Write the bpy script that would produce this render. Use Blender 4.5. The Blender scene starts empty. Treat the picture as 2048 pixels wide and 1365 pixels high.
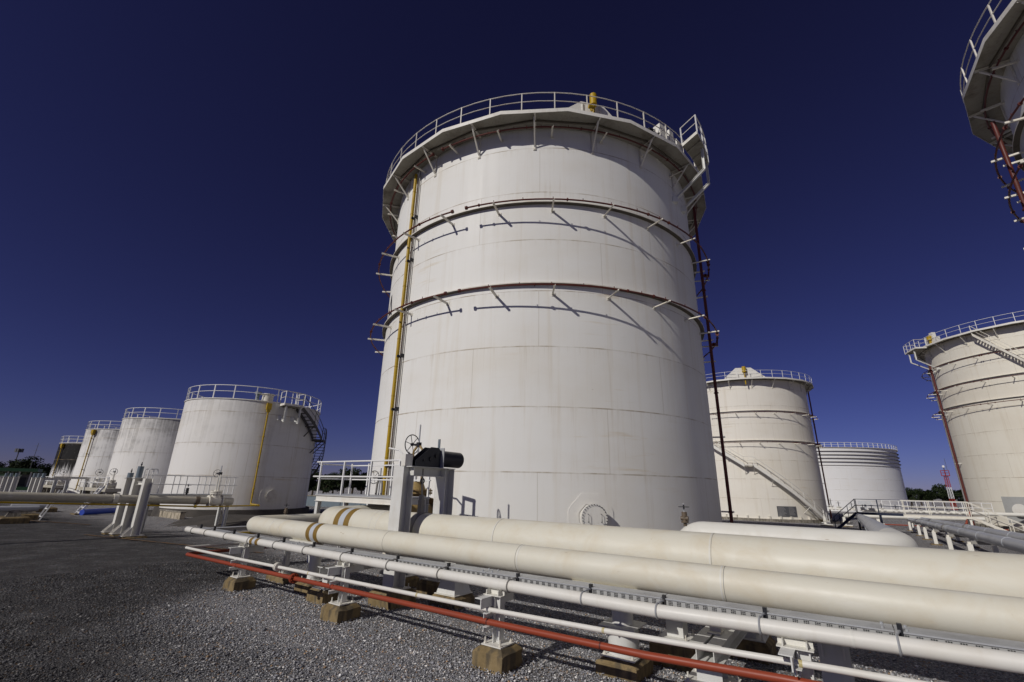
import bpy, math, random
import numpy as np
from mathutils import Vector, Matrix
R_ = math.radians
rnd = random.Random(7)
scene = bpy.context.scene
COL = scene.collection

# ------------------------------------------------------------------ camera
HC = 2.1
F, P, RL = 900.0 / 2048, R_(18.05), R_(1.275)
c_, s_, cp, sp = math.cos(RL), math.sin(RL), math.cos(P), math.sin(P)
cam_d = bpy.data.cameras.new('camera')
cam_d.sensor_width = 36.0
cam_d.lens = F * 36.0
cam_d.clip_start = 0.05
cam_d.clip_end = 4000
cam = bpy.data.objects.new('camera', cam_d)
COL.objects.link(cam)
rt = Vector((c_, -s_ * sp, s_ * cp)); up = Vector((-s_, -c_ * sp, c_ * cp)); fw = Vector((0, cp, sp))
cam.matrix_world = Matrix(((rt.x, up.x, -fw.x, 0), (rt.y, up.y, -fw.y, 0), (rt.z, up.z, -fw.z, HC), (0, 0, 0, 1)))
scene.camera = cam

# ------------------------------------------------------------------ light
SUN_AZ, SUN_EL = -132.5, 32.0
sd = Vector((math.sin(R_(SUN_AZ)) * math.cos(R_(SUN_EL)), math.cos(R_(SUN_AZ)) * math.cos(R_(SUN_EL)), math.sin(R_(SUN_EL))))
sun_d = bpy.data.lights.new('sun', 'SUN')
sun_d.energy = 2.7
sun_d.angle = R_(0.5)
sun_d.color = (1.0, 0.955, 0.885)
sun = bpy.data.objects.new('sun', sun_d)
COL.objects.link(sun)
sun.location = sd * 60
sun.rotation_euler = sd.to_track_quat('Z', 'Y').to_euler()

world = bpy.data.worlds.new('World')
scene.world = world
world.use_nodes = True
wn, wl = world.node_tree.nodes, world.node_tree.links
wn.clear()
w_out = wn.new('ShaderNodeOutputWorld')
w_bg = wn.new('ShaderNodeBackground')
w_sky = wn.new('ShaderNodeTexSky')
w_sky.sky_type = 'NISHITA'
w_sky.sun_disc = False
w_sky.sun_elevation = R_(SUN_EL)
w_sky.sun_rotation = R_(SUN_AZ)
w_sky.altitude = 2500
w_sky.air_density = 1.0
w_sky.dust_density = 0.5
w_sky.ozone_density = 3.0
# a polarised, deep blue sky: the clear-sky colour pushed darker and bluer
w_sep = wn.new('ShaderNodeSeparateColor'); w_com = wn.new('ShaderNodeCombineColor')
wl.new(w_sky.outputs[0], w_sep.inputs[0])
for i, (k, e) in enumerate(((0.318, 1.09), (0.195, 1.24), (0.318, 1.30))):
    pw = wn.new('ShaderNodeMath'); pw.operation = 'POWER'; pw.inputs[1].default_value = e
    ml = wn.new('ShaderNodeMath'); ml.operation = 'MULTIPLY'; ml.inputs[1].default_value = k
    wl.new(w_sep.outputs[i], pw.inputs[0]); wl.new(pw.outputs[0], ml.inputs[0]); wl.new(ml.outputs[0], w_com.inputs[i])
wl.new(w_com.outputs[0], w_bg.inputs[0])
w_bg.inputs[1].default_value = 0.05
wl.new(w_bg.outputs[0], w_out.inputs[0])

scene.view_settings.view_transform = 'Standard'
scene.view_settings.look = 'None'
scene.view_settings.gamma = 1.0
scene.view_settings.exposure = 0.0
scene.cycles.max_bounces = 8
scene.cycles.use_denoising = True

# ------------------------------------------------------------------ site frame: x along the pipe rack (towards right and near), y towards the tanks
AZP = R_(-54.5)
SD = Vector((-math.sin(AZP), -math.cos(AZP), 0))
TD = Vector((math.cos(AZP), -math.sin(AZP), 0))
ROT = math.atan2(SD.y, SD.x)
def W(s, t, z=0.0): return SD * s + TD * t + Vector((0, 0, z))
def pol(az, d): return Vector((math.sin(R_(az)) * d, math.cos(R_(az)) * d, 0))
SMALL_TANKS = [pol(-29.4, 46.3), pol(-35.85, 66), pol(-39.2, 85), pol(-41.3, 104)]
def smooth(x): x = min(1, max(0, x)); return x * x * (3 - 2 * x)
BIG_TANKS = [(Vector((1.69, 25.98, 0)), 0.25), (pol(27.1, 78), -0.95), (pol(50.4, 79), -0.6), (Vector((26.6, 8.2, 0)), 0.25)]
def gz_xy(x, y):
    t = x * TD.x + y * TD.y
    z = -0.0185 * min(75, max(0, t - 5))
    for c in SMALL_TANKS:
        d = math.hypot(x - c.x, y - c.y)
        z = z + (-0.62 - z) * smooth((9.5 - d) / 4.0) if d < 9.5 else z
    for c, zb in BIG_TANKS:
        d = math.hypot(x - c.x, y - c.y)
        zz = zb - 0.42
        if d < 12.4: z = z + (zz - z) * smooth((12.4 - d) / 2.6)
    p = (x * SD.x + y * SD.y, t)
    d = math.hypot((p[0] + 27.5) / 4.5, (p[1] - 13.2) / 3.6)
    if d < 1: z += 0.42 * smooth((1 - d) * 1.6)
    return z
def gz(s, t):
    p = W(s, t); return gz_xy(p.x, p.y)

# ------------------------------------------------------------------ mesh builder
class MB:
    def __init__(self): self.v = []; self.f = []
    def add(self, vs, fs):
        n = len(self.v); self.v += [tuple(v) for v in vs]; self.f += [tuple(i + n for i in f) for f in fs]; return self
    def box(self, c, size, M=None, taper=None):
        hx, hy, hz = size[0] / 2, size[1] / 2, size[2] / 2
        tx, ty = taper if taper else (1, 1)
        vs = [(-hx, -hy, -hz), (hx, -hy, -hz), (hx, hy, -hz), (-hx, hy, -hz),
              (-hx * tx, -hy * ty, hz), (hx * tx, -hy * ty, hz), (hx * tx, hy * ty, hz), (-hx * tx, hy * ty, hz)]
        vs = [Vector(v) for v in vs]
        if M is not None: vs = [M @ v for v in vs]
        vs = [v + Vector(c) for v in vs]
        return self.add(vs, [(3, 2, 1, 0), (4, 5, 6, 7), (0, 1, 5, 4), (1, 2, 6, 5), (2, 3, 7, 6), (3, 0, 4, 7)])
    def lohi(self, a, b):
        return self.box([(a[i] + b[i]) / 2 for i in range(3)], [abs(b[i] - a[i]) for i in range(3)])
    def prism(self, poly, p0, p1, xd):
        """2D outline extruded from p0 to p1; xd is the outline's x direction"""
        p0, p1, xd = Vector(p0), Vector(p1), Vector(xd)
        d = (p1 - p0).normalized(); xd = (xd - d * xd.dot(d)).normalized(); yd = d.cross(xd)
        n = len(poly)
        a = [p0 + xd * x + yd * y for x, y in poly]; b = [p1 + xd * x + yd * y for x, y in poly]
        fs = [tuple(reversed(range(n))), tuple(range(n, 2 * n))] + [(i, (i + 1) % n, n + (i + 1) % n, n + i) for i in range(n)]
        return self.add(a + b, fs)
    def bar(self, p0, p1, w, h=None, xd=(0, 0, 1)):
        h = h or w
        d = (Vector(p1) - Vector(p0)).normalized()
        if abs(d.dot(Vector(xd).normalized())) > 0.98: xd = (1, 0, 0)
        return self.prism([(-w / 2, -h / 2), (w / 2, -h / 2), (w / 2, h / 2), (-w / 2, h / 2)], p0, p1, xd)
    def ibeam(self, p0, p1, depth, width, xd, tf=0.012, tw=0.009):
        """I section; xd is the direction of the depth (web)"""
        D, B, t = depth / 2, width / 2, tw / 2
        poly = [(-D, -B), (-D + tf, -B), (-D + tf, -t), (D - tf, -t), (D - tf, -B), (D, -B), (D, B), (D - tf, B), (D - tf, t), (-D + tf, t), (-D + tf, B), (-D, B)]
        # split in three convex bars to keep the caps clean
        self.prism([(-D, -B), (-D + tf, -B), (-D + tf, B), (-D, B)], p0, p1, xd)
        self.prism([(D - tf, -B), (D, -B), (D, B), (D - tf, B)], p0, p1, xd)
        return self.prism([(-D + tf, -t), (D - tf, -t), (D - tf, t), (-D + tf, t)], p0, p1, xd)
    def angle(self, p0, p1, w, xd, t=0.01):
        self.prism([(0, 0), (w, 0), (w, t), (0, t)], p0, p1, xd)
        return self.prism([(0, t), (t, t), (t, w), (0, w)], p0, p1, xd)
    def tube(self, path, r, n=12, caps=True, closed=False):
        pts = [Vector(p) for p in path]; m = len(pts)
        rs = r if isinstance(r, (list, tuple)) else [r] * m
        def tan(i):
            if closed: return (pts[(i + 1) % m] - pts[i - 1]).normalized()
            if i == 0: return (pts[1] - pts[0]).normalized()
            if i == m - 1: return (pts[-1] - pts[-2]).normalized()
            return ((pts[i + 1] - pts[i]).normalized() + (pts[i] - pts[i - 1]).normalized()).normalized()
        t0 = tan(0); a = Vector((0, 0, 1)) if abs(t0.z) < 0.9 else Vector((1, 0, 0))
        x = (a - t0 * a.dot(t0)).normalized(); vs = []
        for i in range(m):
            t = tan(i); x = (x - t * x.dot(t)).normalized(); y = t.cross(x)
            for k in range(n):
                q = 2 * math.pi * k / n
                vs.append(pts[i] + (x * math.cos(q) + y * math.sin(q)) * rs[i])
        fs = []
        for i in range(m if closed else m - 1):
            j = (i + 1) % m
            for k in range(n):
                k2 = (k + 1) % n
                fs.append((i * n + k, i * n + k2, j * n + k2, j * n + k))
        if caps and not closed:
            fs.append(tuple(reversed(range(n)))); fs.append(tuple(range((m - 1) * n, m * n)))
        return self.add(vs, fs)
    def cyl(self, p0, p1, r0, r1=None, n=16, caps=True):
        return self.tube([p0, p1], [r0, r1 if r1 is not None else r0], n, caps)
    def lathe(self, prof, n=96, a0=0.0, a1=360.0, closed_prof=False):
        """profile of (r, z) turned about z; angles like al(): 0 = -y, towards +x"""
        full = abs(a1 - a0) >= 359.99; m = n if full else n + 1; k = len(prof); vs = []
        for i in range(m):
            q = R_(a0 + (a1 - a0) * i / n); sx, cy = math.sin(q), -math.cos(q)
            for r, z in prof: vs.append((r * sx, r * cy, z))
        fs = []
        for i in range(n):
            j = (i + 1) % m
            for q in range(k if closed_prof else k - 1):
                q2 = (q + 1) % k
                fs.append((i * k + q, j * k + q, j * k + q2, i * k + q2))
        if closed_prof and not full:
            fs.append(tuple(reversed(range(k)))); fs.append(tuple(range(n * k, n * k + k)))
        return self.add(vs, fs)
    def torus(self, c, axis, R, r, n=28, m=8, a0=0, a1=360):
        axis = Vector(axis).normalized(); a = Vector((0, 0, 1)) if abs(axis.z) < 0.9 else Vector((1, 0, 0))
        x = (a - axis * a.dot(axis)).normalized(); y = axis.cross(x); c = Vector(c)
        full = a1 - a0 >= 359.9
        pts = [c + (x * math.cos(R_(a0 + (a1 - a0) * i / n)) + y * math.sin(R_(a0 + (a1 - a0) * i / n))) * R for i in range(n if full else n + 1)]
        return self.tube(pts, r, m, caps=True, closed=full)
    def mesh(self, name, mat, smooth=40):
        me = bpy.data.meshes.new(name)
        me.from_pydata(self.v, [], self.f)
        me.validate()
        me.materials.append(mat)
        if smooth:
            me.polygons.foreach_set('use_smooth', [True] * len(me.polygons))
            me.set_sharp_from_angle(angle=R_(smooth))
        me.update()
        return me
    def build(self, name, mat, parent=None, smooth=40):
        o = bpy.data.objects.new(name, self.mesh(name, mat, smooth))
        COL.objects.link(o)
        if parent is not None: o.parent = parent
        return o

def arcpath(pts, rad, n=8):
    """polyline with rounded corners"""
    pts = [Vector(p) for p in pts]; out = [pts[0]]
    for i in range(1, len(pts) - 1):
        a, b, c = pts[i - 1], pts[i], pts[i + 1]
        u, v = (a - b).normalized(), (c - b).normalized()
        ang = math.acos(max(-1, min(1, u.dot(v))))
        if ang > 3.1: out.append(b); continue
        rr = rad[i - 1] if isinstance(rad, (list, tuple)) else rad
        l = rr / math.tan(ang / 2)
        ctr = b + (u + v).normalized() * (rr / math.sin(ang / 2))
        s, e = b + u * l, b + v * l
        va, vb = s - ctr, e - ctr; th = va.angle(vb)
        for k in range(n + 1):
            q = k / n
            out.append(ctr + (va * math.sin((1 - q) * th) + vb * math.sin(q * th)) / math.sin(th))
    out.append(pts[-1]); return out

def tag(o, label=None, cat=None, group=None, kind=None):
    if label: o['label'] = label
    if cat: o['category'] = cat
    if group: o['group'] = group
    if kind: o['kind'] = kind
    return o
def thing(name, label, cat, loc, rot=0.0, group=None):
    o = bpy.data.objects.new(name, None); COL.objects.link(o)
    o.empty_display_size = 0.2
    o.location = loc; o.rotation_euler = (0, 0, rot)
    return tag(o, label, cat, group)
def rack(name, label, cat, s, t, z=None, group=None):
    return thing(name, label, cat, W(s, t, gz(s, t) if z is None else z), ROT, group)
def inst(name, me, parent, rotz=0.0, loc=(0, 0, 0)):
    o = bpy.data.objects.new(name, me); COL.objects.link(o); o.parent = parent
    o.location = loc; o.rotation_euler = (0, 0, rotz); return o
def dup(root, loc, rotz, label=None, group=None):
    r = root.copy(); COL.objects.link(r); r.location = loc; r.rotation_euler = (0, 0, rotz)
    if label: r['label'] = label
    if group: r['group'] = group
    for ch in list(root.children):
        c = ch.copy(); COL.objects.link(c); c.parent = r
        for g in list(ch.children):
            d = g.copy(); COL.objects.link(d); d.parent = c
    return r

# ------------------------------------------------------------------ materials
class NT:
    def __init__(self, name):
        self.m = bpy.data.materials.new(name); self.m.use_nodes = True
        self.n, self.l = self.m.node_tree.nodes, self.m.node_tree.links
        self.b = self.n['Principled BSDF']
    def node(self, t, **kw):
        o = self.n.new(t)
        for k, v in kw.items(): setattr(o, k, v)
        return o
    def set(self, sock, v):
        if hasattr(v, 'is_output'): self.l.new(v, sock)
        else: sock.default_value = v
    def math(self, op, a, b=0.0, c=None, clamp=False):
        o = self.node('ShaderNodeMath', operation=op, use_clamp=clamp)
        self.set(o.inputs[0], a); self.set(o.inputs[1], b)
        if c is not None: self.set(o.inputs[2], c)
        return o.outputs[0]
    def coords(self, scale=(1, 1, 1), kind='Object'):
        tc = self.node('ShaderNodeTexCoord'); mp = self.node('ShaderNodeMapping')
        mp.inputs['Scale'].default_value = scale
        self.l.new(tc.outputs[kind], mp.inputs[0]); return mp.outputs[0]
    def noise(self, vec, scale=1.0, detail=4.0, rough=0.55, dist=0.0, out=0):
        o = self.node('ShaderNodeTexNoise'); self.l.new(vec, o.inputs['Vector'])
        o.inputs['Scale'].default_value = scale; o.inputs['Detail'].default_value = detail
        o.inputs['Roughness'].default_value = rough; o.inputs['Distortion'].default_value = dist
        return o.outputs[out]
    def ramp(self, fac, stops, interp='LINEAR'):
        o = self.node('ShaderNodeValToRGB'); cr = o.color_ramp; cr.interpolation = interp
        while len(cr.elements) < len(stops): cr.elements.new(0.5)
        for e, (p, c) in zip(cr.elements, stops):
            e.position = p; e.color = c if len(c) == 4 else (*c, 1)
        self.set(o.inputs[0], fac); return o.outputs[0]
    def map(self, v, a, b, c=0.0, d=1.0):
        o = self.node('ShaderNodeMapRange', interpolation_type='SMOOTHSTEP')
        self.set(o.inputs[0], v); o.inputs[1].default_value = a; o.inputs[2].default_value = b
        self.set(o.inputs[3], c); self.set(o.inputs[4], d); return o.outputs[0]
    def mix(self, fac, a, b, mode='MIX'):
        o = self.node('ShaderNodeMix', data_type='RGBA', blend_type=mode)
        self.set(o.inputs[0], fac)
        for i, v in ((6, a), (7, b)):
            if isinstance(v, tuple): o.inputs[i].default_value = v if len(v) == 4 else (*v, 1)
            else: self.set(o.inputs[i], v)
        return o.outputs[2]
    def bump(self, h, strength=0.3, dist=0.02):
        o = self.node('ShaderNodeBump'); self.l.new(h, o.inputs['Height'])
        o.inputs['Strength'].default_value = strength; o.inputs['Distance'].default_value = dist
        self.l.new(o.outputs[0], self.b.inputs['Normal'])
    def done(self, col, rough=0.5, metal=0.0, spec=0.4):
        self.set(self.b.inputs['Base Color'], col if not isinstance(col, tuple) else (*col, 1) if len(col) == 3 else col)
        self.set(self.b.inputs['Roughness'], rough); self.b.inputs['Metallic'].default_value = metal
        self.b.inputs['Specular IOR Level'].default_value = spec
        return self.m

def paint(name, col, dirt=(0.30, 0.22, 0.13), amt=0.35, rough=0.5, rust=0.0, scale=1.6, metal=0.0, spec=0.35):
    t = NT(name)
    v = t.coords(); vs = t.coords((9, 9, 1.2))
    n1 = t.noise(v, scale, 6, 0.6); n2 = t.noise(vs, 1.0, 4, 0.6)
    c = t.mix(t.math('MULTIPLY', t.map(n1, 0.45, 0.8), amt), col, dirt)
    c = t.mix(t.math('MULTIPLY', t.map(n2, 0.5, 0.85), amt * 0.7), c, dirt)
    if rust > 0:
        n3 = t.noise(v, 5.0, 8, 0.7)
        c = t.mix(t.map(n3, 0.72 - rust * 0.16, 0.78 - rust * 0.12), c, (0.20, 0.075, 0.03))
    t.bump(t.noise(v, 30, 3, 0.5), 0.08, 0.004)
    return t.done(c, t.map(n1, 0.2, 0.9, rough - 0.08, rough + 0.15), metal, spec)

def tank_paint(name, base=(0.80, 0.795, 0.765), stain=(0.42, 0.34, 0.22), amt=0.35, R=9.0, course=2.4, npl=7.0, phase=0.0, grey=0.0, black=None, H=18.0, topstain=0.0):
    t = NT(name)
    tc = t.node('ShaderNodeTexCoord'); sx = t.node('ShaderNodeSeparateXYZ'); t.l.new(tc.outputs['Object'], sx.inputs[0])
    X, Y, Z = sx.outputs
    ang = t.math('ARCTAN2', X, t.math('MULTIPLY', Y, -1.0))
    zc = t.math('DIVIDE', Z, course); idx = t.math('FLOOR', zc); fr = t.math('FRACT', zc)
    dz = t.math('MULTIPLY', t.math('MINIMUM', fr, t.math('SUBTRACT', 1.0, fr)), course)
    pl = t.math('ADD', t.math('ADD', t.math('DIVIDE', ang, 2 * math.pi / npl), t.math('MULTIPLY', idx, -0.3346)), phase)
    pf = t.math('FRACT', pl); pi = t.math('FLOOR', pl)
    dp = t.math('MULTIPLY', t.math('MINIMUM', pf, t.math('SUBTRACT', 1.0, pf)), 2 * math.pi / npl * R)
    seam_h = t.map(dz, 0.010, 0.034, 1.0, 0.0); seam_v = t.map(dp, 0.004, 0.022, 1.0, 0.0)
    comb = t.node('ShaderNodeCombineXYZ'); t.set(comb.inputs[0], pi); t.set(comb.inputs[1], idx)
    wn_ = t.node('ShaderNodeTexWhiteNoise', noise_dimensions='2D'); t.l.new(comb.outputs[0], wn_.inputs['Vector'])
    v = t.coords(); vs = t.coords((2.4, 2.4, 0.10)); vs2 = t.coords((6.5, 6.5, 0.22)); vb = t.coords((0.16, 0.16, 0.30))
    big = t.noise(vb, 1.0, 5, 0.6); st = t.noise(vs, 1.0, 6, 0.62); st2 = t.noise(vs2, 1.0, 5, 0.6); fine = t.noise(v, 3.0, 6, 0.65)
    c = t.mix(t.math('MULTIPLY', wn_.outputs['Value'], 0.07), base, (0.62, 0.59, 0.52))
    c = t.mix(t.math('MULTIPLY', t.map(big, 0.42, 0.75), 0.30 * amt / 0.35), c, (0.66, 0.60, 0.49))
    c = t.mix(t.math('MULTIPLY', t.map(st, 0.50, 0.80), amt), c, (0.60, 0.53, 0.41))
    c = t.mix(t.math('MULTIPLY', t.math('MULTIPLY', t.map(st2, 0.55, 0.80), t.map(big, 0.35, 0.7)), amt * 0.8), c, stain)
    # dirt collecting on and running from the horizontal laps
    lap = t.math('MULTIPLY', t.map(fr, 0.80, 1.0), t.map(st2, 0.45, 0.75))
    c = t.mix(t.math('MULTIPLY', lap, amt * 0.5), c, stain)
    if grey > 0 or topstain > 0:
        zt = t.math('DIVIDE', Z, H)
        pt_ = t.noise(t.coords((0.55, 0.55, 0.8)), 1.0, 5, 0.65)
        mixn = t.math('ADD', t.math('MULTIPLY', st2, 0.35), t.math('ADD', t.math('MULTIPLY', st, 0.35), t.math('MULTIPLY', pt_, 0.5)))
        g = t.math('MULTIPLY', t.map(t.math('ADD', mixn, t.math('MULTIPLY', t.map(zt, 0.35, 1.0), 0.16)), 0.62, 0.92), grey)
        c = t.mix(g, c, (0.20, 0.195, 0.19))
    if black is not None:
        b = t.math('ADD', Z, t.math('MULTIPLY', t.math('SUBTRACT', st2, 0.5), 3.6))
        b = t.math('ADD', b, t.math('MULTIPLY', t.math('SUBTRACT', st, 0.5), 2.2))
        m = t.map(b, black - 0.6, black + 1.0)
        m = t.math('MULTIPLY', m, t.map(fine, 0.1, 0.5, 0.86, 1.0))
        c = t.mix(m, c, (0.012, 0.011, 0.010))
    rustline = t.math('MULTIPLY', seam_h, t.map(t.noise(t.coords((0.9, 0.9, 0.4)), 1.0, 4, 0.6), 0.38, 0.66, 0.15, 0.85))
    c = t.mix(rustline, c, (0.33, 0.265, 0.18))
    c = t.mix(t.math('MULTIPLY', seam_v, 0.38), c, (0.34, 0.28, 0.20))
    rb_ = t.map(t.noise(t.coords((0.22, 0.22, 2.6)), 1.0, 5, 0.6), 0.60, 0.74); rb_ = t.math('MULTIPLY', rb_, t.map(t.noise(t.coords((0.3, 0.3, 0.12)), 1.0, 3, 0.5), 0.50, 0.66))
    c = t.mix(t.math('MULTIPLY', rb_, 0.45), c, (0.55, 0.42, 0.22))
    rv_ = t.map(t.noise(t.coords((5.0, 5.0, 0.09)), 1.0, 4, 0.6), 0.66, 0.76); rv_ = t.math('MULTIPLY', rv_, t.map(t.noise(t.coords((0.4, 0.4, 0.2)), 1.0, 3, 0.5), 0.45, 0.65))
    c = t.mix(t.math('MULTIPLY', rv_, 0.5 * min(1.0, amt / 0.4)), c, (0.42, 0.30, 0.17))
    # a few specks and chips
    vo = t.node('ShaderNodeTexVoronoi'); t.l.new(v, vo.inputs['Vector']); vo.inputs['Scale'].default_value = 0.55
    c = t.mix(t.math('MULTIPLY', t.map(t.math('ADD', vo.outputs['Distance'], t.math('MULTIPLY', fine, 0.05)), 0.022, 0.05, 1.0, 0.0), 0.45), c, (0.22, 0.18, 0.13))
    h = t.math('ADD', t.math('MULTIPLY', t.noise(t.coords((0.5, 0.5, 0.55)), 1.0, 3, 0.5), 1.0), t.math('MULTIPLY', t.math('MAXIMUM', seam_h, seam_v), 0.12))
    t.bump(h, 0.35, 0.05)
    return t.done(c, t.map(st, 0.3, 0.8, 0.48, 0.68), 0.0, 0.22)

M = {}
M['tank'] = tank_paint('tank_white_paint', phase=0.082, amt=0.40)
M['tank_far'] = tank_paint('tank_cream_paint', base=(0.79, 0.755, 0.68), amt=0.45, phase=0.4)
M['tank_right'] = tank_paint('tank_yellowed_paint', base=(0.77, 0.735, 0.64), amt=0.50, phase=0.15)
M['tank_near_right'] = tank_paint('tank_grey_white_paint', phase=0.7, amt=0.35)
M['tank_roofed'] = tank_paint('floating_roof_paint', base=(0.80, 0.80, 0.80), R=19.5, course=2.38, npl=15, amt=0.16, phase=0.3)
M['small_a'] = tank_paint('small_tank_paint', base=(0.80, 0.785, 0.755), R=5.27, npl=4, amt=0.55, grey=0.3, H=8.3)
M['small_b'] = tank_paint('small_tank_streaked_paint', base=(0.80, 0.785, 0.76), R=5.27, npl=4, amt=0.5, grey=0.85, H=8.3, phase=0.5)
M['small_c'] = tank_paint('small_tank_weathered_paint', base=(0.80, 0.79, 0.77), R=5.27, npl=4, amt=0.5, grey=1.0, H=8.3, phase=0.2)
M['small_d'] = tank_paint('small_tank_blackened_paint', base=(0.80, 0.79, 0.78), R=5.27, npl=4, amt=0.35, grey=0.6, H=7.3, black=2.9)
M['deck'] = paint('walkway_steel', (0.34, 0.32, 0.27), (0.09, 0.065, 0.045), 0.8, 0.7, rust=0.45, scale=1.1)
M['ring_dark'] = paint('shaded_rusty_ring', (0.13, 0.115, 0.09), (0.05, 0.035, 0.025), 0.7, 0.7, rust=0.3, scale=2)  # base colour darkened to hold the shadow under the rings, rust patches on top
M['deck_edge'] = paint('walkway_edge_paint', (0.78, 0.76, 0.70), amt=0.35, rust=0.15)
M['rail'] = paint('rail_paint', (0.72, 0.69, 0.62), (0.30, 0.15, 0.07), 0.5, 0.5, rust=0.55, scale=1.0)
M['rail_clean'] = paint('white_rail_paint', (0.80, 0.80, 0.79), amt=0.25, rust=0.0)
M['steel'] = paint('support_grey_white_paint', (0.69, 0.69, 0.665), (0.36, 0.30, 0.2), 0.35, 0.5, rust=0.1)
M['white'] = paint('white_steel_paint', (0.75, 0.735, 0.685), (0.5, 0.42, 0.3), 0.35, 0.45, rust=0.05)
M['bracket'] = paint('bracket_cream_paint', (0.74, 0.71, 0.63), (0.36, 0.27, 0.16), 0.5, 0.55, rust=0.15)
M['red'] = paint('red_pipe_paint', (0.29, 0.052, 0.023), (0.20, 0.05, 0.03), 0.5, 0.45, scale=2.5)
M['red_dark'] = paint('dark_red_pipe_paint', (0.105, 0.022, 0.016), (0.075, 0.03, 0.02), 0.4, 0.5)
M['yellow'] = paint('yellow_pipe_paint', (0.46, 0.30, 0.012), (0.26, 0.16, 0.03), 0.4, 0.45)
M['yellow_valve'] = paint('rusty_yellow_paint', (0.36, 0.255, 0.10), (0.11, 0.055, 0.03), 0.9, 0.65, rust=0.8, scale=3)
M['ochre'] = paint('ochre_band_paint', (0.235, 0.145, 0.030), (0.17, 0.10, 0.03), 0.4, 0.5)
M['band_grey'] = paint('pale_grey_band_paint', (0.50, 0.53, 0.57), (0.4, 0.4, 0.4), 0.3, 0.5)
M['grey_pipe'] = paint('grey_pipe_paint', (0.46, 0.47, 0.49), (0.34, 0.33, 0.31), 0.5, 0.42, scale=0.8)
M['conduit'] = paint('dull_grey_steel', (0.30, 0.29, 0.27), (0.12, 0.10, 0.08), 0.5, 0.55)
M['dark'] = paint('dark_steel', (0.022, 0.023, 0.027), (0.06, 0.05, 0.04), 0.4, 0.42)
M['hanger'] = paint('charcoal_paint', (0.020, 0.022, 0.030), (0.05, 0.05, 0.05), 0.3, 0.36)
M['galv'] = paint('galvanised_steel', (0.50, 0.515, 0.53), (0.34, 0.33, 0.31), 0.5, 0.42, scale=4, metal=0.35)
M['mark'] = paint('faded_yellow_mark', (0.50, 0.42, 0.20), (0.65, 0.6, 0.45), 0.9, 0.5, scale=12)
M['tray_side'] = paint('tray_side_grey', (0.40, 0.405, 0.40), (0.28, 0.26, 0.22), 0.4, 0.5, scale=3)
M['stair_dark'] = paint('shaded_stair_steel', (0.085, 0.08, 0.07), (0.04, 0.03, 0.025), 0.5, 0.6, rust=0.2)  # steel colour darkened to carry the shade on the wrap-around stair
M['spring'] = paint('blue_grey_paint', (0.16, 0.20, 0.235), (0.09, 0.09, 0.09), 0.4, 0.45)
M['navy'] = paint('dark_blue_paint', (0.022, 0.032, 0.065), (0.05, 0.05, 0.06), 0.3, 0.45)
M['blue'] = paint('bright_blue_paint', (0.035, 0.075, 0.42), (0.03, 0.04, 0.15), 0.3, 0.4)
M['plate'] = paint('sign_grey', (0.10, 0.10, 0.11), (0.06, 0.06, 0.06), 0.3, 0.5)
M['plate_text'] = paint('sign_faded_lettering', (0.30, 0.30, 0.30), amt=0.2)
M['black_text'] = paint('black_lettering', (0.015, 0.016, 0.022), amt=0.05)
M['brass'] = paint('weathered_bronze', (0.15, 0.115, 0.08), (0.06, 0.045, 0.03), 0.7, 0.5)
M['tower_white'] = paint('mast_white_paint', (0.8, 0.8, 0.8), amt=0.15)
M['tower_red'] = paint('mast_red_paint', (0.38, 0.035, 0.025), amt=0.1)
M['mast_grey'] = paint('mast_grey_steel', (0.10, 0.10, 0.11), amt=0.1)
M['green_roof'] = paint('green_roof_sheet', (0.07, 0.17, 0.075), (0.05, 0.08, 0.05), 0.4, 0.5)
M['wall_dark'] = paint('weathered_wall', (0.16, 0.145, 0.125), (0.05, 0.05, 0.045), 0.6, 0.8)
M['glass_dark'] = paint('dark_window', (0.02, 0.022, 0.025), amt=0.1, rough=0.2)

def cream_pipe(name, base, blot, amt=0.55):
    t = NT(name); v = t.coords()
    n1 = t.noise(v, 2.2, 7, 0.62, 0.6); n2 = t.noise(t.coords((1.2, 6, 6)), 1.0, 5, 0.6); n3 = t.noise(v, 14, 6, 0.7)
    c = t.mix(t.math('MULTIPLY', t.map(n1, 0.40, 0.72), amt), base, blot)
    c = t.mix(t.math('MULTIPLY', t.map(n2, 0.52, 0.78), 0.35), c, (0.82, 0.80, 0.74))
    c = t.mix(t.math('MULTIPLY', t.map(n3, 0.66, 0.74), 0.35), c, (0.45, 0.36, 0.24))
    vo = t.node('ShaderNodeTexVoronoi'); t.l.new(v, vo.inputs['Vector']); vo.inputs['Scale'].default_value = 2.1
    c = t.mix(t.math('MULTIPLY', t.map(t.math('ADD', vo.outputs['Distance'], t.math('MULTIPLY', n3, 0.06)), 0.035, 0.065, 1.0, 0.0), 0.6), c, (0.20, 0.14, 0.08))
    vo2 = t.node('ShaderNodeTexVoronoi'); t.l.new(t.coords((0.7, 3, 3)), vo2.inputs['Vector']); vo2.inputs['Scale'].default_value = 2.0
    c = t.mix(t.math('MULTIPLY', t.map(vo2.outputs['Distance'], 0.02, 0.07, 1.0, 0.0), 0.5), c, (0.30, 0.22, 0.13))
    t.bump(t.math('ADD', t.noise(v, 60, 3, 0.6), t.math('MULTIPLY', n1, 2.0)), 0.10, 0.004)
    return t.done(c, t.map(n1, 0.3, 0.8, 0.42, 0.6), 0.0, 0.35)
M['cream'] = cream_pipe('cream_pipe_paint', (0.70, 0.675, 0.575), (0.62, 0.54, 0.39))
M['cream_white'] = cream_pipe('off_white_pipe_paint', (0.72, 0.71, 0.655), (0.62, 0.58, 0.48), 0.4)
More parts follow.
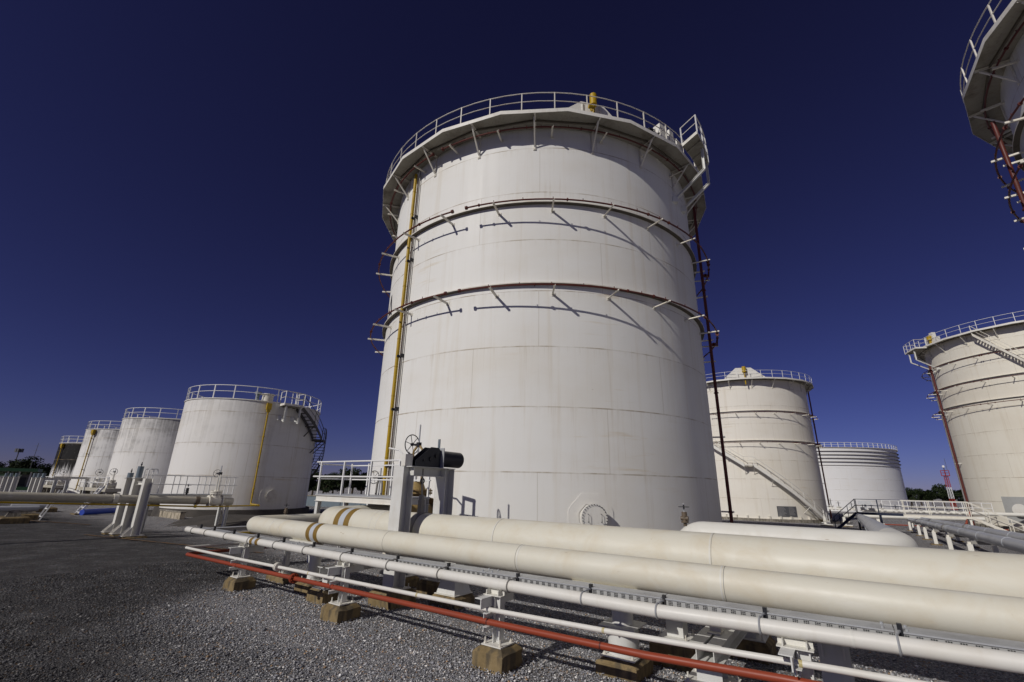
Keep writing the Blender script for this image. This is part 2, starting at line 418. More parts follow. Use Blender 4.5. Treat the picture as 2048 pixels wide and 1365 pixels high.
M['cream_dull'] = cream_pipe('dull_cream_pipe_paint', (0.50, 0.47, 0.39), (0.42, 0.37, 0.28))

def concrete(name, base=(0.275, 0.205, 0.105)):
    t = NT(name); v = t.coords()
    n1 = t.noise(v, 3.5, 7, 0.65); n2 = t.noise(t.coords((5, 5, 1)), 1.5, 5, 0.6); n3 = t.noise(v, 28, 5, 0.7)
    c = t.ramp(n1, [(0.25, (base[0] * .42, base[1] * .42, base[2] * .42)), (0.5, base), (0.75, (base[0] * 1.3, base[1] * 1.35, base[2] * 1.5))])
    c = t.mix(t.math('MULTIPLY', t.map(n2, 0.44, 0.62), 0.75), c, (0.075, 0.066, 0.052))
    c = t.mix(t.map(n3, 0.60, 0.70), c, (base[0] * .7, base[1] * .6, base[2] * .5))
    t.bump(t.math('ADD', n3, t.math('MULTIPLY', n1, 1.4)), 0.5, 0.012)
    return t.done(c, 0.9, 0.0, 0.2)
M['concrete'] = concrete('footing_concrete', (0.245, 0.18, 0.09))
M['concrete_grey'] = concrete('grey_concrete', (0.32, 0.29, 0.24))
M['concrete_wall'] = concrete('wall_concrete', (0.46, 0.40, 0.30))

def dirt_and_falloff(t, c, n_big, n_mid):
    # dirtier gravel away from the rack, plus lens corner darkening painted into its colour
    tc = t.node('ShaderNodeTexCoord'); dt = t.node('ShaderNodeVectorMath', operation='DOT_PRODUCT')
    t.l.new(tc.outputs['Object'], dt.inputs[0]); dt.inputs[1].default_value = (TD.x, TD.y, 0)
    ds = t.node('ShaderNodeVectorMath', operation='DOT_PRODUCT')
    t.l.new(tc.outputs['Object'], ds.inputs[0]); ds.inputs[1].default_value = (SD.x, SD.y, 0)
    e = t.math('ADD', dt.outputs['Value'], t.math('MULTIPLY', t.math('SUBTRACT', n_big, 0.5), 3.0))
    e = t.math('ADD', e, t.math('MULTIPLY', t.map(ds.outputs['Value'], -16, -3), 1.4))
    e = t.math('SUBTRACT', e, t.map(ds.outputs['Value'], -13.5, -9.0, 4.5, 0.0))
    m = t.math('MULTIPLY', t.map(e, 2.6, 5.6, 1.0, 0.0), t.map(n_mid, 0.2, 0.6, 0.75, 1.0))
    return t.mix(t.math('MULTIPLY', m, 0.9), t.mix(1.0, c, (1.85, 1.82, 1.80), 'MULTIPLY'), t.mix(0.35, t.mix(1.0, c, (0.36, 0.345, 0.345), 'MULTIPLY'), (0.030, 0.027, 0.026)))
def gravel_mat():
    t = NT('gravel'); v = t.coords(kind='Object')
    n_big = t.noise(v, 0.22, 5, 0.6); n_mid = t.noise(v, 1.3, 5, 0.65); wob = t.noise(v, 9, 2, 0.5, out=1)
    vv = t.node('ShaderNodeMix', data_type='VECTOR'); vv.inputs[0].default_value = 0.03
    t.l.new(v, vv.inputs[4]); t.l.new(wob, vv.inputs[5])
    def vor(scale):
        o = t.node('ShaderNodeTexVoronoi'); t.l.new(vv.outputs[1], o.inputs['Vector']); o.inputs['Scale'].default_value = scale
        o.inputs['Randomness'].default_value = 1.0; return o
    a, b = vor(52), vor(112)
    sa = t.node('ShaderNodeSeparateColor'); t.l.new(a.outputs['Color'], sa.inputs[0])
    sb = t.node('ShaderNodeSeparateColor'); t.l.new(b.outputs['Color'], sb.inputs[0])
    stones = [(0.0, (0.045, 0.047, 0.053)), (0.25, (0.11, 0.115, 0.13)), (0.5, (0.175, 0.18, 0.195)), (0.75, (0.28, 0.28, 0.285)), (0.9, (0.44, 0.44, 0.44)), (1.0, (0.64, 0.64, 0.63))]
    c1 = t.ramp(sa.outputs[0], stones); c2 = t.ramp(sb.outputs[0], stones)
    c = t.mix(t.math('GREATER_THAN', sa.outputs[1], 0.55), c1, c2)
    c = t.mix(t.math('GREATER_THAN', sa.outputs[2], 0.955), c, (0.30, 0.165, 0.06))
    soil = t.math('MULTIPLY', t.map(n_big, 0.50, 0.72), t.map(n_mid, 0.42, 0.62))
    c = t.mix(t.math('MULTIPLY', soil, 0.38), c, (0.14, 0.105, 0.07))
    c = t.mix(t.math('MULTIPLY', t.map(n_mid, 0.30, 0.70), 0.35), c, (0.10, 0.095, 0.10))
    c = dirt_and_falloff(t, c, n_big, n_mid)
    h = t.math('ADD', t.math('MULTIPLY', a.outputs['Distance'], -1.0), t.math('MULTIPLY', b.outputs['Distance'], -0.5))
    t.bump(h, 1.0, 0.05)
    return t.done(c, 0.85, 0.0, 0.25)
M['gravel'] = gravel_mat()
def asphalt_mat():
    t = NT('asphalt_apron'); v = t.coords()
    n1 = t.noise(v, 1.2, 6, 0.6); n2 = t.noise(v, 40, 4, 0.7)
    c = t.ramp(n1, [(0.3, (0.050, 0.046, 0.043)), (0.7, (0.095, 0.085, 0.074))])
    c = t.mix(t.math('MULTIPLY', t.map(n2, 0.4, 0.8), 0.5), c, (0.16, 0.145, 0.13))
    t.bump(n2, 0.5, 0.02)
    return t.done(c, 0.9, 0.0, 0.2)
M['asphalt'] = asphalt_mat()
def stone_mat():
    t = NT('loose_stone'); g = t.node('ShaderNodeNewGeometry')
    c = t.ramp(g.outputs['Random Per Island'], [(0.0, (0.065, 0.068, 0.08)), (0.3, (0.14, 0.147, 0.17)), (0.6, (0.235, 0.24, 0.26)), (0.86, (0.38, 0.38, 0.385)), (0.94, (0.68, 0.68, 0.66)), (0.97, (0.30, 0.18, 0.08)), (1.0, (0.20, 0.15, 0.10))])
    v = t.coords(); c = t.mix(t.math('MULTIPLY', t.noise(v, 60, 3, 0.6), 0.5), c, (0.12, 0.115, 0.115))
    return t.done(dirt_and_falloff(t, c, t.noise(v, 0.22, 5, 0.6), t.noise(v, 1.3, 5, 0.65)), 0.85, 0.0, 0.25)
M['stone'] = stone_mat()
def leaf_mat():
    t = NT('tree_foliage'); g = t.node('ShaderNodeNewGeometry')
    c = t.ramp(g.outputs['Random Per Island'], [(0.0, (0.008, 0.015, 0.006)), (0.5, (0.016, 0.027, 0.009)), (0.85, (0.032, 0.046, 0.016)), (1.0, (0.055, 0.066, 0.026))])
    return t.done(c, 0.7, 0.0, 0.2)
M['leaf'] = leaf_mat()
M['bark'] = paint('bark', (0.07, 0.055, 0.04), amt=0.3, rough=0.9)
M['soil'] = paint('brown_soil', (0.15, 0.09, 0.045), (0.07, 0.05, 0.03), 0.6, 0.95, scale=3)

# ------------------------------------------------------------------ ground
def make_ground():
    def axis(lo, hi, fine, mid, flo, fhi):
        a = list(np.arange(flo, fhi + .01, fine)); x = flo; st = mid; left = []
        while x > lo: x -= st; left.append(x); st *= 1.22
        x = fhi; st = mid; right = []
        while x < hi: x += st; right.append(x); st *= 1.22
        return left[::-1] + a + right
    xs = axis(-900, 900, 1.0, 1.0, -80, 90); ys = axis(-300, 1500, 1.0, 1.0, -12, 110)
    m = MB(); nx = len(xs)
    m.v = [(x, y, gz_xy(x, y) + (0.012 * math.sin(x * 1.7 + y) * math.sin(y * 1.3) if 2 < y < 40 else 0)) for y in ys for x in xs]
    m.f = [(j * nx + i, j * nx + i + 1, (j + 1) * nx + i + 1, (j + 1) * nx + i) for j in range(len(ys) - 1) for i in range(nx - 1)]
    return tag(m.build('ground', M['gravel'], smooth=180), kind='structure')
make_ground()

def apron(c, r0, r1, name='asphalt_apron'):
    m = MB(); n = 72; rr = [r0, r0 + (r1 - r0) * .35, r0 + (r1 - r0) * .7, r1]
    for i in range(n):
        q = 2 * math.pi * i / n
        for k, r in enumerate(rr):
            r = r * (1 + (0.02 * math.sin(5 * q) + 0.015 * math.sin(11 * q + 1)) * (k == 3))
            x, y = c.x + r * math.cos(q), c.y + r * math.sin(q)
            m.v.append((x, y, gz_xy(x, y) + 0.03 * (1 - k / 3) + 0.004 - (0.03 if k == 3 else 0)))
    for i in range(n):
        j = (i + 1) % n
        for k in range(3): m.f.append((i * 4 + k, i * 4 + k + 1, j * 4 + k + 1, j * 4 + k))
    return tag(m.build(name, M['asphalt'], smooth=60), kind='structure')
for c in SMALL_TANKS: apron(c, 4.0, 9.3)
for c, zb in BIG_TANKS[1:3]: apron(c, 8.0, 12.6)
def mound():
    m = MB(); n = 40; rings = 9
    for k in range(rings):
        for i in range(n):
            q = 2 * math.pi * i / n; f = k / (rings - 1)
            s, t = -27.5 + 4.4 * f * math.cos(q) * (1 + .05 * math.sin(3 * q)), 13.2 + 3.5 * f * math.sin(q) * (1 + .06 * math.sin(4 * q + 1))
            m.v.append(tuple(W(s, t, gz(s, t) + (0.03 if k < rings - 1 else -0.03))))
    for k in range(rings - 1):
        for i in range(n):
            j = (i + 1) % n; m.f.append((k * n + i, k * n + j, (k + 1) * n + j, (k + 1) * n + i))
    return tag(m.build('asphalt_mound', M['asphalt'], smooth=60), kind='structure')
mound()

# ------------------------------------------------------------------ large tanks
def al(a, r, z): return Vector((r * math.sin(R_(a)), -r * math.cos(R_(a)), z))
MESH = {}
def cached(key, fn):
    if key not in MESH: MESH[key] = fn()
    return MESH[key]

def arc_tube(m, r, z, a0, a1, rad, step=3.0, n=8, closed=False):
    k = max(2, int(abs(a1 - a0) / step)); pts = [al(a0 + (a1 - a0) * i / (k if not closed else k), r, z) for i in range(k if closed else k + 1)]
    return m.tube(pts, rad, n, closed=closed)

def big_tank(label, cat, center, z0, H, mat, phase, pipes, R=9.0, pipe_gaps=None, deck_rail_arc=(0, 360), rail_mat=None, group=None):
    root = thing('storage_tank', label, cat, Vector((center[0], center[1], z0)), 0, group)
    zd = H
    MB().lathe([(R - 0.06, 0.0), (R, 0.0)] + [(R, z) for z in np.arange(2.4, H - 0.1, 2.4)] + [(R, H + 0.05)], 216).build('shell', M[mat], root, 30)
    MB().lathe([(R - 0.01, H + 0.05), (R * .6, H + 0.6), (0.01, H + 1.0)], 96).build('roof', M['deck_edge'], root)
    MB().lathe([(R + 0.9, -0.42), (R + 0.35, -0.42), (R + 0.35, 0.0 - 0.002), (R - 0.3, 0.0 - 0.002)], 120).build('concrete_ring', M['concrete_grey'], root, 30)
    MB().lathe([(R + 0.003, 0.03), (R + 0.07, 0.03), (R + 0.07, 0.0), (R + 0.003, 0.0)], 120, closed_prof=False).build('base_plate', M['bracket'], root, 30)
    # polygonal walkway
    NS = 21; st = 360 / NS; rc = 10.06 / math.cos(R_(st / 2)) - 0.05; ri = R + 0.02
    m = MB(); nv = 0
    vs = []; fs = []
    for i in range(NS):
        a = phase + st / 2 + i * st
        for r, z in ((ri, zd - 0.05), (rc, zd - 0.05), (rc, zd), (ri, zd)): vs.append(al(a, r, z))
    for i in range(NS):
        j = (i + 1) % NS
        for q in range(4):
            q2 = (q + 1) % 4
            fs.append((i * 4 + q, j * 4 + q, j * 4 + q2, i * 4 + q2))
    m.add(vs, fs)
    for i in range(NS):   # radial stiffeners under the plates
        a = phase + st / 2 + i * st
        m.bar(al(a, R + 0.03, zd - 0.0535), al(a, rc - 0.03, zd - 0.0535), 0.006, 0.035, (0, 0, 1))
    m.build('walkway_deck', M['deck'], root, 20)
    m = MB()
    for i in range(NS):
        a = phase + i * st; m.bar(al(a, 9.56, zd - 0.095), al(a + st, 9.56, zd - 0.095), 0.085, 0.06)
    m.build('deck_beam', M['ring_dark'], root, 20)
    m = MB(); vs = []; fs = []
    for i in range(NS):
        a = phase + st / 2 + i * st
        for r, z in ((rc + 0.002, zd - 0.10), (rc + 0.014, zd - 0.10), (rc + 0.014, zd + 0.09), (rc + 0.002, zd + 0.09)): vs.append(al(a, r, z))
    for i in range(NS):
        j = (i + 1) % NS
        for q in range(4):
            q2 = (q + 1) % 4; fs.append((i * 4 + q, j * 4 + q, j * 4 + q2, i * 4 + q2))
    m.add(vs, fs).build('toe_plate', M['deck_edge'], root, 20)
    def brk():
        m = MB()
        m.angle(al(0, R + 0.01, -0.09), al(0, 10.0, -0.09), 0.075, (0, 0, -1))
        m.bar(al(0, R + 0.04, -1.12), al(0, 9.86, -0.16), 0.07, 0.05, (1, 0, 0))
        m.bar(al(0, R + 0.035, -1.25), al(0, R + 0.035, -0.10), 0.06, 0.05)
        m.box(al(0, R + 0.02, -1.2), (0.14, 0.03, 0.16))
        return m.mesh('walkway_bracket', M['bracket'], 30)
    me = cached(('brk', R), brk)
    for i in range(NS): inst('walkway_bracket', me, root, R_(phase + i * st), (0, 0, zd))
    # handrail
    rr = 9.98; rm = M[rail_mat or 'rail']
    a0, a1 = deck_rail_arc; full = a1 - a0 >= 360
    m = MB(); arc_tube(m, rr, zd + 1.08, a0, a1, 0.022, 4.3, 8, full); hr = m.build('handrail', rm, root)
    m = MB(); arc_tube(m, rr, zd + 0.60, a0, a1, 0.020, 4.3, 8, full); m.build('mid_rail', rm, hr)
    pm_ = cached('post' + (rail_mat or 'rail'), lambda: MB().box((0, -rr, 0.54), (0.045, 0.045, 1.08)).mesh('post', rm, 30))
    np_ = int(round((a1 - a0) / (st / 2)))
    for i in range(np_ + (0 if full else 1)): inst('post', pm_, hr, R_(a0 + i * st / 2), (0, 0, zd))
    # wind stiffeners and sprinkler rings
    for k, (zp, zg_, gaps) in enumerate(pipes):
        if zg_ is not None:
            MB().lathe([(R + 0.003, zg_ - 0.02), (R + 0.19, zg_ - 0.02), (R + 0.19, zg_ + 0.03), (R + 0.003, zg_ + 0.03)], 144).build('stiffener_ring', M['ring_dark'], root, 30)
            MB().lathe([(R + 0.192, zg_ - 0.012), (R + 0.20, zg_ - 0.012), (R + 0.20, zg_ + 0.035), (R + 0.003, zg_ + 0.035), (R + 0.003, zg_ + 0.032)], 144).build('ring_edge', M['bracket'], root, 30)
        rp = 9.78 if zg_ is not None else 9.55
        m = MB(); cuts = gaps or [(-180, 180)]
        for ca, cb in cuts:
            arc_tube(m, rp, zp + 0.075, ca, cb, 0.036, 3.0, 8)
            for e in (ca, cb): m.cyl(al(e - 0.25, rp, zp + 0.075), al(e + 0.25, rp, zp + 0.075), 0.085, n=12)
            a = ca + 7.5
            while a < cb - 3:
                m.cyl(al(a, rp, zp + 0.09), al(a, rp, zp + 0.19), 0.016, n=6)
                if int(a) % 2: m.cyl(al(a - 4.1, rp, zp + 0.075), al(a - 3.8, rp, zp + 0.075), 0.07, n=10)
                a += 7.5
        sp_ = m.build('sprinkler_ring', M['red_dark'], root)
        def sb(L=rp):
            m = MB(); m.angle(al(0, R + 0.004, 0.0), al(0, L + 0.14, 0.0), 0.075, (0, 0, 1)); m.box(al(0, R + 0.012, 0.02), (0.15, 0.022, 0.15)); return m.mesh('pipe_bracket', M['bracket'], 30)
        bm_ = cached(('sb', R, rp), sb)
        for i in range(24): inst('pipe_bracket', bm_, sp_, R_(-0.2 + 15 * i), (0, 0, zp - 0.03))
    return root

def riser(root, a, r, z0, z1, rad, mat, name, offs=(2.0, 5.0, 8.0, 11.5, 15.0), R=9.0, bmat='bracket', valve=True):
    m = MB(); m.tube([al(a, r, z0), al(a, r, z1)], rad, 12)
    z = z0 + 1.2
    while z < z1: m.cyl(al(a, r, z), al(a, r, z + 0.05), rad * 1.5, n=12); z += 5.6
    o = m.build(name, M[mat], root)
    for z in offs:
        MB().bar(al(a, R + 0.005, z), al(a, r + 0.16, z), 0.07, 0.05).build('pipe_bracket', M[bmat], o)
    return o

GAPS1 = [(-170, -27.2), (-23.0, 62), (64, 170)]
GAPS2 = [(-170, -27.5), (-23.5, 62), (64, 170)]
MAIN = BIG_TANKS[0][0]
ta = big_tank('tallest white storage tank in the centre, with yellow riser and round manhole', 'storage tank', MAIN, 0.25, 17.95, 'tank', -5.32,
              [(17.42, None, [(-170, -37.5), (-33.5, 170)]), (13.40, 13.78, GAPS1), (9.44, 9.88, GAPS2)])
riser(ta, 66, 9.40, -0.25, 17.6, 0.075, 'red_dark', 'red_riser', (1.0, 4.4, 6.9, 8.2, 9.35, 11.8, 13.3))
# short links from riser to the rings
m = MB()
for z in (13.47, 9.51):
    m.tube([al(66, 9.40, z - 0.35), al(68.6, 9.75, z - 0.35), al(68.6, 9.78, z)], 0.04, 8); m.cyl(al(67.0, 9.55, z - 0.35), al(67.6, 9.62, z - 0.35), 0.10, n=10)
m.build('ring_feed', M['red_dark'], ta)
yp = MB(); yp.tube([al(-49.6, 9.16, 0.6), al(-49.6, 9.16, 17.55)], 0.085, 12)
for z in np.arange(1.6, 17, 1.35): yp.cyl(al(-49.6, 9.16, z), al(-49.6, 9.16, z + 0.02), 0.098, n=12)
yp = yp.build('yellow_riser', M['yellow'], ta)
for z in np.arange(2.6, 17, 2.45): MB().bar(al(-49.0, 9.0, z), al(-49.0, 9.22, z), 0.1, 0.09).build('pipe_clip', M['dark'], yp)
gp = MB(); gp.tube([al(-47.6, 9.09, 1.2), al(-47.6, 9.09, 17.6)], 0.035, 10)
gp = gp.build('grey_conduit', M['conduit'], ta)
for z in np.arange(2.6, 17, 2.45): MB().bar(al(-47.6, 9.0, z), al(-47.6, 9.16, z), 0.16, 0.10).build('pipe_clip', M['dark'], gp)
# manhole
def manhole(root, a, zc, R, rf, roct, proud, bolts=28, flat=False, bmat='white'):
    q = R_(a); ax = Vector((math.sin(q), -math.cos(q), 0)); tx = Vector((math.cos(q), math.sin(q), 0)); up_ = Vector((0, 0, 1))
    if roct:
        m = MB(); vs = []; hw, hh = roct
        n = 8; prof = []
        oc = [(-hw, -hh * .25), (-hw, hh * .25), (-hw * .93, hh * .42), (-hw * .42, hh), (hw * .42, hh), (hw * .93, hh * .42), (hw, hh * .25), (hw, -hh * .25), (hw * .93, -hh * .42), (hw * .42, -hh), (-hw * .42, -hh), (-hw * .93, -hh * .42)]
        # subdivide so that it follows the shell
        loops = []
        for f in (0.55, 0.8, 1.0): loops.append([(x * f, y * f) for x, y in oc])
        N = len(oc)
        for lp in loops:
            for x, y in lp: vs.append(al(a + math.degrees(x / R), R + 0.022, zc + y))
        for x, y in oc: vs.append(al(a + math.degrees(x / R), R + 0.001, zc + y))
        fs = []
        for k in range(3):
            for i in range(N): j = (i + 1) % N; fs.append((k * N + i, k * N + j, (k + 1) * N + j, (k + 1) * N + i))
        m.add(vs, fs).build('reinforcing_plate', M['tank'] if not flat else M['small_a'], root, 30)
    c0 = al(a, R - 0.1, zc)
    neck = MB().cyl(c0, c0 + ax * (proud + 0.1), rf * 0.82, n=40).build('manhole_neck', M[bmat], root, 30)
    c1 = c0 + ax * (proud + 0.1)
    MB().cyl(c1 + ax * 0.002, c1 + ax * 0.040, rf, n=48).build('flange', M[bmat], neck, 30)
    MB().cyl(c1 + ax * 0.044, c1 + ax * 0.085, rf, n=48).build('cover', M['bracket' if flat else bmat], neck, 30)
    if bolts:
        m = MB()
        for i in range(bolts):
            t_ = 2 * math.pi * i / bolts; p = c1 + tx * math.cos(t_) * rf * 0.93 + up_ * math.sin(t_) * rf * 0.93
            m.cyl(p - ax * 0.05, p + ax * 0.13, 0.016, n=8)
        m.build('bolts', M['dark'], neck, 30)
        m = MB()
        for sx in (-0.5, 0.5):
            p = c1 + ax * 0.085 + tx * rf * sx
            m.tube([p - up_ * 0.13, p + ax * 0.09 - up_ * 0.13, p + ax * 0.09 + up_ * 0.13, p + up_ * 0.13], 0.012, 6)
        m.build('handle', M['dark'], neck, 30)
    return neck
manhole(ta, 8.0, 0.91, 9.0, 0.47, (0.83, 0.80), 0.30)
# painted letter on the far left of the shell
def shell_stroke(m, a, R, p, q, w, d=0.003):
    n = 6; vs = []; dx, dz = q[0] - p[0], q[1] - p[1]; L = math.hypot(dx, dz); nx, nz = -dz / L * w / 2, dx / L * w / 2
    for i in range(n + 1):
        f = i / n; x, z = p[0] + dx * f, p[1] + dz * f
        vs += [al(a + math.degrees((x + nx) / R), R + d, z + nz), al(a + math.degrees((x - nx) / R), R + d, z - nz)]
    m.add(vs, [(2 * i, 2 * i + 1, 2 * i + 3, 2 * i + 2) for i in range(n)])
m = MB()
shell_stroke(m, -65.4, 9.0, (-0.55, 9.9), (0.0, 11.5), 0.2); shell_stroke(m, -65.4, 9.0, (0.55, 9.9), (0.0, 11.5), 0.2, 0.005); shell_stroke(m, -65.4, 9.0, (-0.34, 10.45), (0.34, 10.45), 0.18, 0.007)
m.build('lettering', M['black_text'], ta, 0)
# white shield and foam pourer on the roof edge
m = MB(); q = R_(11.3); tx = Vector((math.cos(q), math.sin(q), 0)); ax = Vector((math.sin(q), -math.cos(q), 0))
c = al(11.3, 9.3, 18.0)
pts = [(-1.65, 0), (1.65, 0), (1.55, 0.25), (0.62, 1.30), (-0.50, 1.36), (-1.60, 0.45)]
vs = [c + tx * x + Vector((0, 0, z)) for x, z in pts] + [c - ax * 0.05 + tx * x + Vector((0, 0, z)) for x, z in pts]
m.add(vs, [(0, 1, 2, 3, 4, 5), (11, 10, 9, 8, 7, 6)] + [(i, 6 + i, 6 + (i + 1) % 6, (i + 1) % 6) for i in range(6)])
for x in (-0.45, 0.45): m.bar(c + ax * 0.03 + tx * x, c + ax * 0.03 + tx * x + Vector((0, 0, 1.25)), 0.06, 0.05)
m.build('shield_plate', M['white'], ta, 20)
m = MB(); b = al(11.2, 9.62, 18.35); m.cyl(b, b + Vector((0, 0, 0.65)), 0.06, n=10); m.cyl(b + Vector((0, 0, 0.55)), b + Vector((0, 0, 1.15)), 0.17, n=16); m.cyl(b + Vector((0, 0, 1.15)), b + Vector((0, 0, 1.22)), 0.17, 0.10, n=16)
m.cyl(b + Vector((0, 0, 0.45)), b + Vector((0, 0, 0.45)) - tx * 0.24, 0.10, n=12); m.cyl(b + Vector((0, 0, 0.2)) - tx * 0.1, b + Vector((0, 0, 0.45)) - tx * 0.2, 0.05, n=8)
m.build('foam_pourer', M['yellow'], ta)
# raised corner platform at the right
def corner_platform(root, a0, a1, r0, r1, z, zb, R=9.0, braces=(0.25, 0.75), da=0.0, r1b=None):
    n = 6
    r1b = r1 if r1b is None else r1b
    ro = lambda f: r1 + (r1b - r1) * f
    m = MB(); vs = []; fs = []
    for i in range(n + 1):
        a = a0 + (a1 - a0) * i / n
        for r, zz, d_ in ((r0, z - 0.07, 0), (ro(i / n), z - 0.07, da), (ro(i / n), z, da), (r0, z, 0)): vs.append(al(a + d_, r, zz))
    for i in range(n):
        for q in range(4): q2 = (q + 1) % 4; fs.append((i * 4 + q, (i + 1) * 4 + q, (i + 1) * 4 + q2, i * 4 + q2))
    fs += [(3, 2, 1, 0), (n * 4, n * 4 + 1, n * 4 + 2, n * 4 + 3)]
    m.add(vs, fs)
    for f in (0.2, 0.5, 0.8): m.bar(al(a0 + (a1 - a0) * f, r0, z - 0.11), al(a0 + (a1 - a0) * f + da, ro(f) - 0.02, z - 0.11), 0.07, 0.06)
    pf = m.build('corner_platform', M['deck'], root, 20)
    m = MB(); arc = [al(a0 + (a1 - a0) * i / n + da, ro(i / n) + 0.01, z + 0.02) for i in range(n + 1)]
    pts = [al(a0, r0, z + 0.02)] + arc + [al(a1, r0, z + 0.02)]
    for p, q in zip(pts[:-1], pts[1:]): m.bar(p, q, 0.18, 0.014)
    m.build('toe_plate', M['deck_edge'], pf, 20)
    for zz, r_, nm in ((1.05, 0.025, 'top_rail'), (0.58, 0.02, 'mid_rail')):
        m = MB(); m.tube([p + Vector((0, 0, zz)) for p in pts], r_, 8); m.build(nm, M['rail'], pf)
    for p in [pts[0]] + arc[::2] + [pts[-1]]: MB().bar(p, p + Vector((0, 0, 1.05)), 0.05, 0.045).build('post', M['rail_clean'], pf, 30)
    for f in braces:
        a = a0 + (a1 - a0) * f; m = MB(); rb_ = ro(f) - 0.15
        m.ibeam(al(a, rb_, z - 0.12), al(a, rb_, z - 1.35), 0.12, 0.12, al(a, 1, 0)); m.ibeam(al(a, rb_, z - 1.35), al(a, R + 0.03, zb), 0.12, 0.12, (0, 0, 1)); m.box(al(a, R + 0.03, zb), (0.3, 0.3, 0.35))
        m.build('knee_brace', M['steel'], pf, 30)
    return pf
corner_platform(ta, 42, 56, 10.02, 10.95, 18.5, 16.1, braces=(0.3, 0.8), da=-1.6, r1b=10.55)
# instruments behind the rail at the right
m = MB()
for a_, h_, w_ in ((31, 0.45, 0.3), (34, 1.05, 0.55), (36.5, 0.75, 0.25), (38.5, 1.2, 0.35), (42, .9, .5)): m.box(al(a_, 9.7, 17.97 + h_ / 2), (w_, w_ * .7, h_), Matrix.Rotation(R_(a_), 3, 'Z')); m.cyl(al(a_ + 1.2, 9.6, 18.0), al(a_ + 1.2, 9.6, 18.7 + h_ * .4), 0.05, n=8)
m.build('gauge_boxes', M['white'], ta, 30)
m = MB()
for a_ in (29, 30, 32.5, 44): m.cyl(al(a_, 9.75, 17.97), al(a_, 9.75, 18.45), 0.08, n=8); m.torus(al(a_, 9.75, 18.42), (0, 0, 1), 0.12, 0.02, 12, 6)
m.build('roof_valves', M['dark'], ta)

# tank behind on the right with the spiral stair
R2c = BIG_TANKS[1][0]
tb = big_tank('cream storage tank with a diagonal outside stair and grey notice board, behind the tallest tank', 'storage tank', R2c, -0.95, 18.0, 'tank_far', -27.1 - 5.3,
              [(13.30, 13.70, [(-200, -53.8), (-50.5, 60)]), (9.36, 9.74, [(-200, -55), (-52, 60)])], rail_mat='rail_clean')
def spiral_stair(root, R, a0, z0, a1, z1, w=0.75, off=0.18, sh=(.20, .13), rr_w=1.0, landing=None, n=None, mat='bracket', rail=True, tread_mat='bracket', posts=True):
    """flight from (a0,z0) down to (a1,z1)"""
    n = n or max(6, int(abs(z1 - z0) / 0.23)); ri, ro = R + off, R + off + w
    m = MB(); dz = (z1 - z0) / n; da = (a1 - a0) / n
    for i in range(n):
        a, z = a0 + da * (i + .5), z0 + dz * (i + .5)
        m.box(al(a, (ri + ro) / 2, z), (abs(da) * math.pi / 180 * R * 0.95, w, 0.035), Matrix.Rotation(R_(a), 3, 'Z'))
    st = m.build('stair_treads', M[tread_mat], root, 30)
    for r in (ri, ro):
        m = MB(); vs = []
        for i in range(n + 1):
            a, z = a0 + da * i, z0 + dz * i
            for rr_, zz in ((r - .014, -sh[0]), (r + .014, -sh[0]), (r + .014, sh[1]), (r - .014, sh[1])): vs.append(al(a, rr_, z + zz))
        fs = []
        for i in range(n):
            for q in range(4): q2 = (q + 1) % 4; fs.append((i * 4 + q, (i + 1) * 4 + q, (i + 1) * 4 + q2, i * 4 + q2))
        fs += [(3, 2, 1, 0), (n * 4, n * 4 + 1, n * 4 + 2, n * 4 + 3)]
        m.add(vs, fs).build('stringer', M[mat], st, 30)
    if rail:
        for h, r_ in ((1.0, 0.028 * rr_w), (0.55, 0.022 * rr_w)):
            m = MB(); m.tube([al(a0 + da * i, ro, z0 + dz * i + h) for i in range(n + 1)], r_, 6); m.build('stair_rail', M[mat], st)
        k = max(2, int(abs(a1 - a0) * math.pi / 180 * R / 1.15))
        for i in range(k + 1):
            a, z = a0 + (a1 - a0) * i / k, z0 + (z1 - z0) * i / k
            MB().box(al(a, ro, z + 0.5), (0.06, 0.05, 1.0), Matrix.Rotation(R_(a), 3, 'Z')).build('post', M[mat], st, 30)
    k = max(1, int(abs(a1 - a0) * math.pi / 180 * R / 3.0))
    for i in range(k):
        f = (i + .5) / k; a, z = a0 + (a1 - a0) * f, z0 + (z1 - z0) * f
        m = MB(); m.bar(al(a, R + .01, z - .2), al(a, ro, z - .2), 0.08, 0.06); m.bar(al(a, R + .01, z - 1.05), al(a, ro - .05, z - .24), 0.07, 0.05)
        m.build('stair_bracket', M[mat], st, 30)
    return st
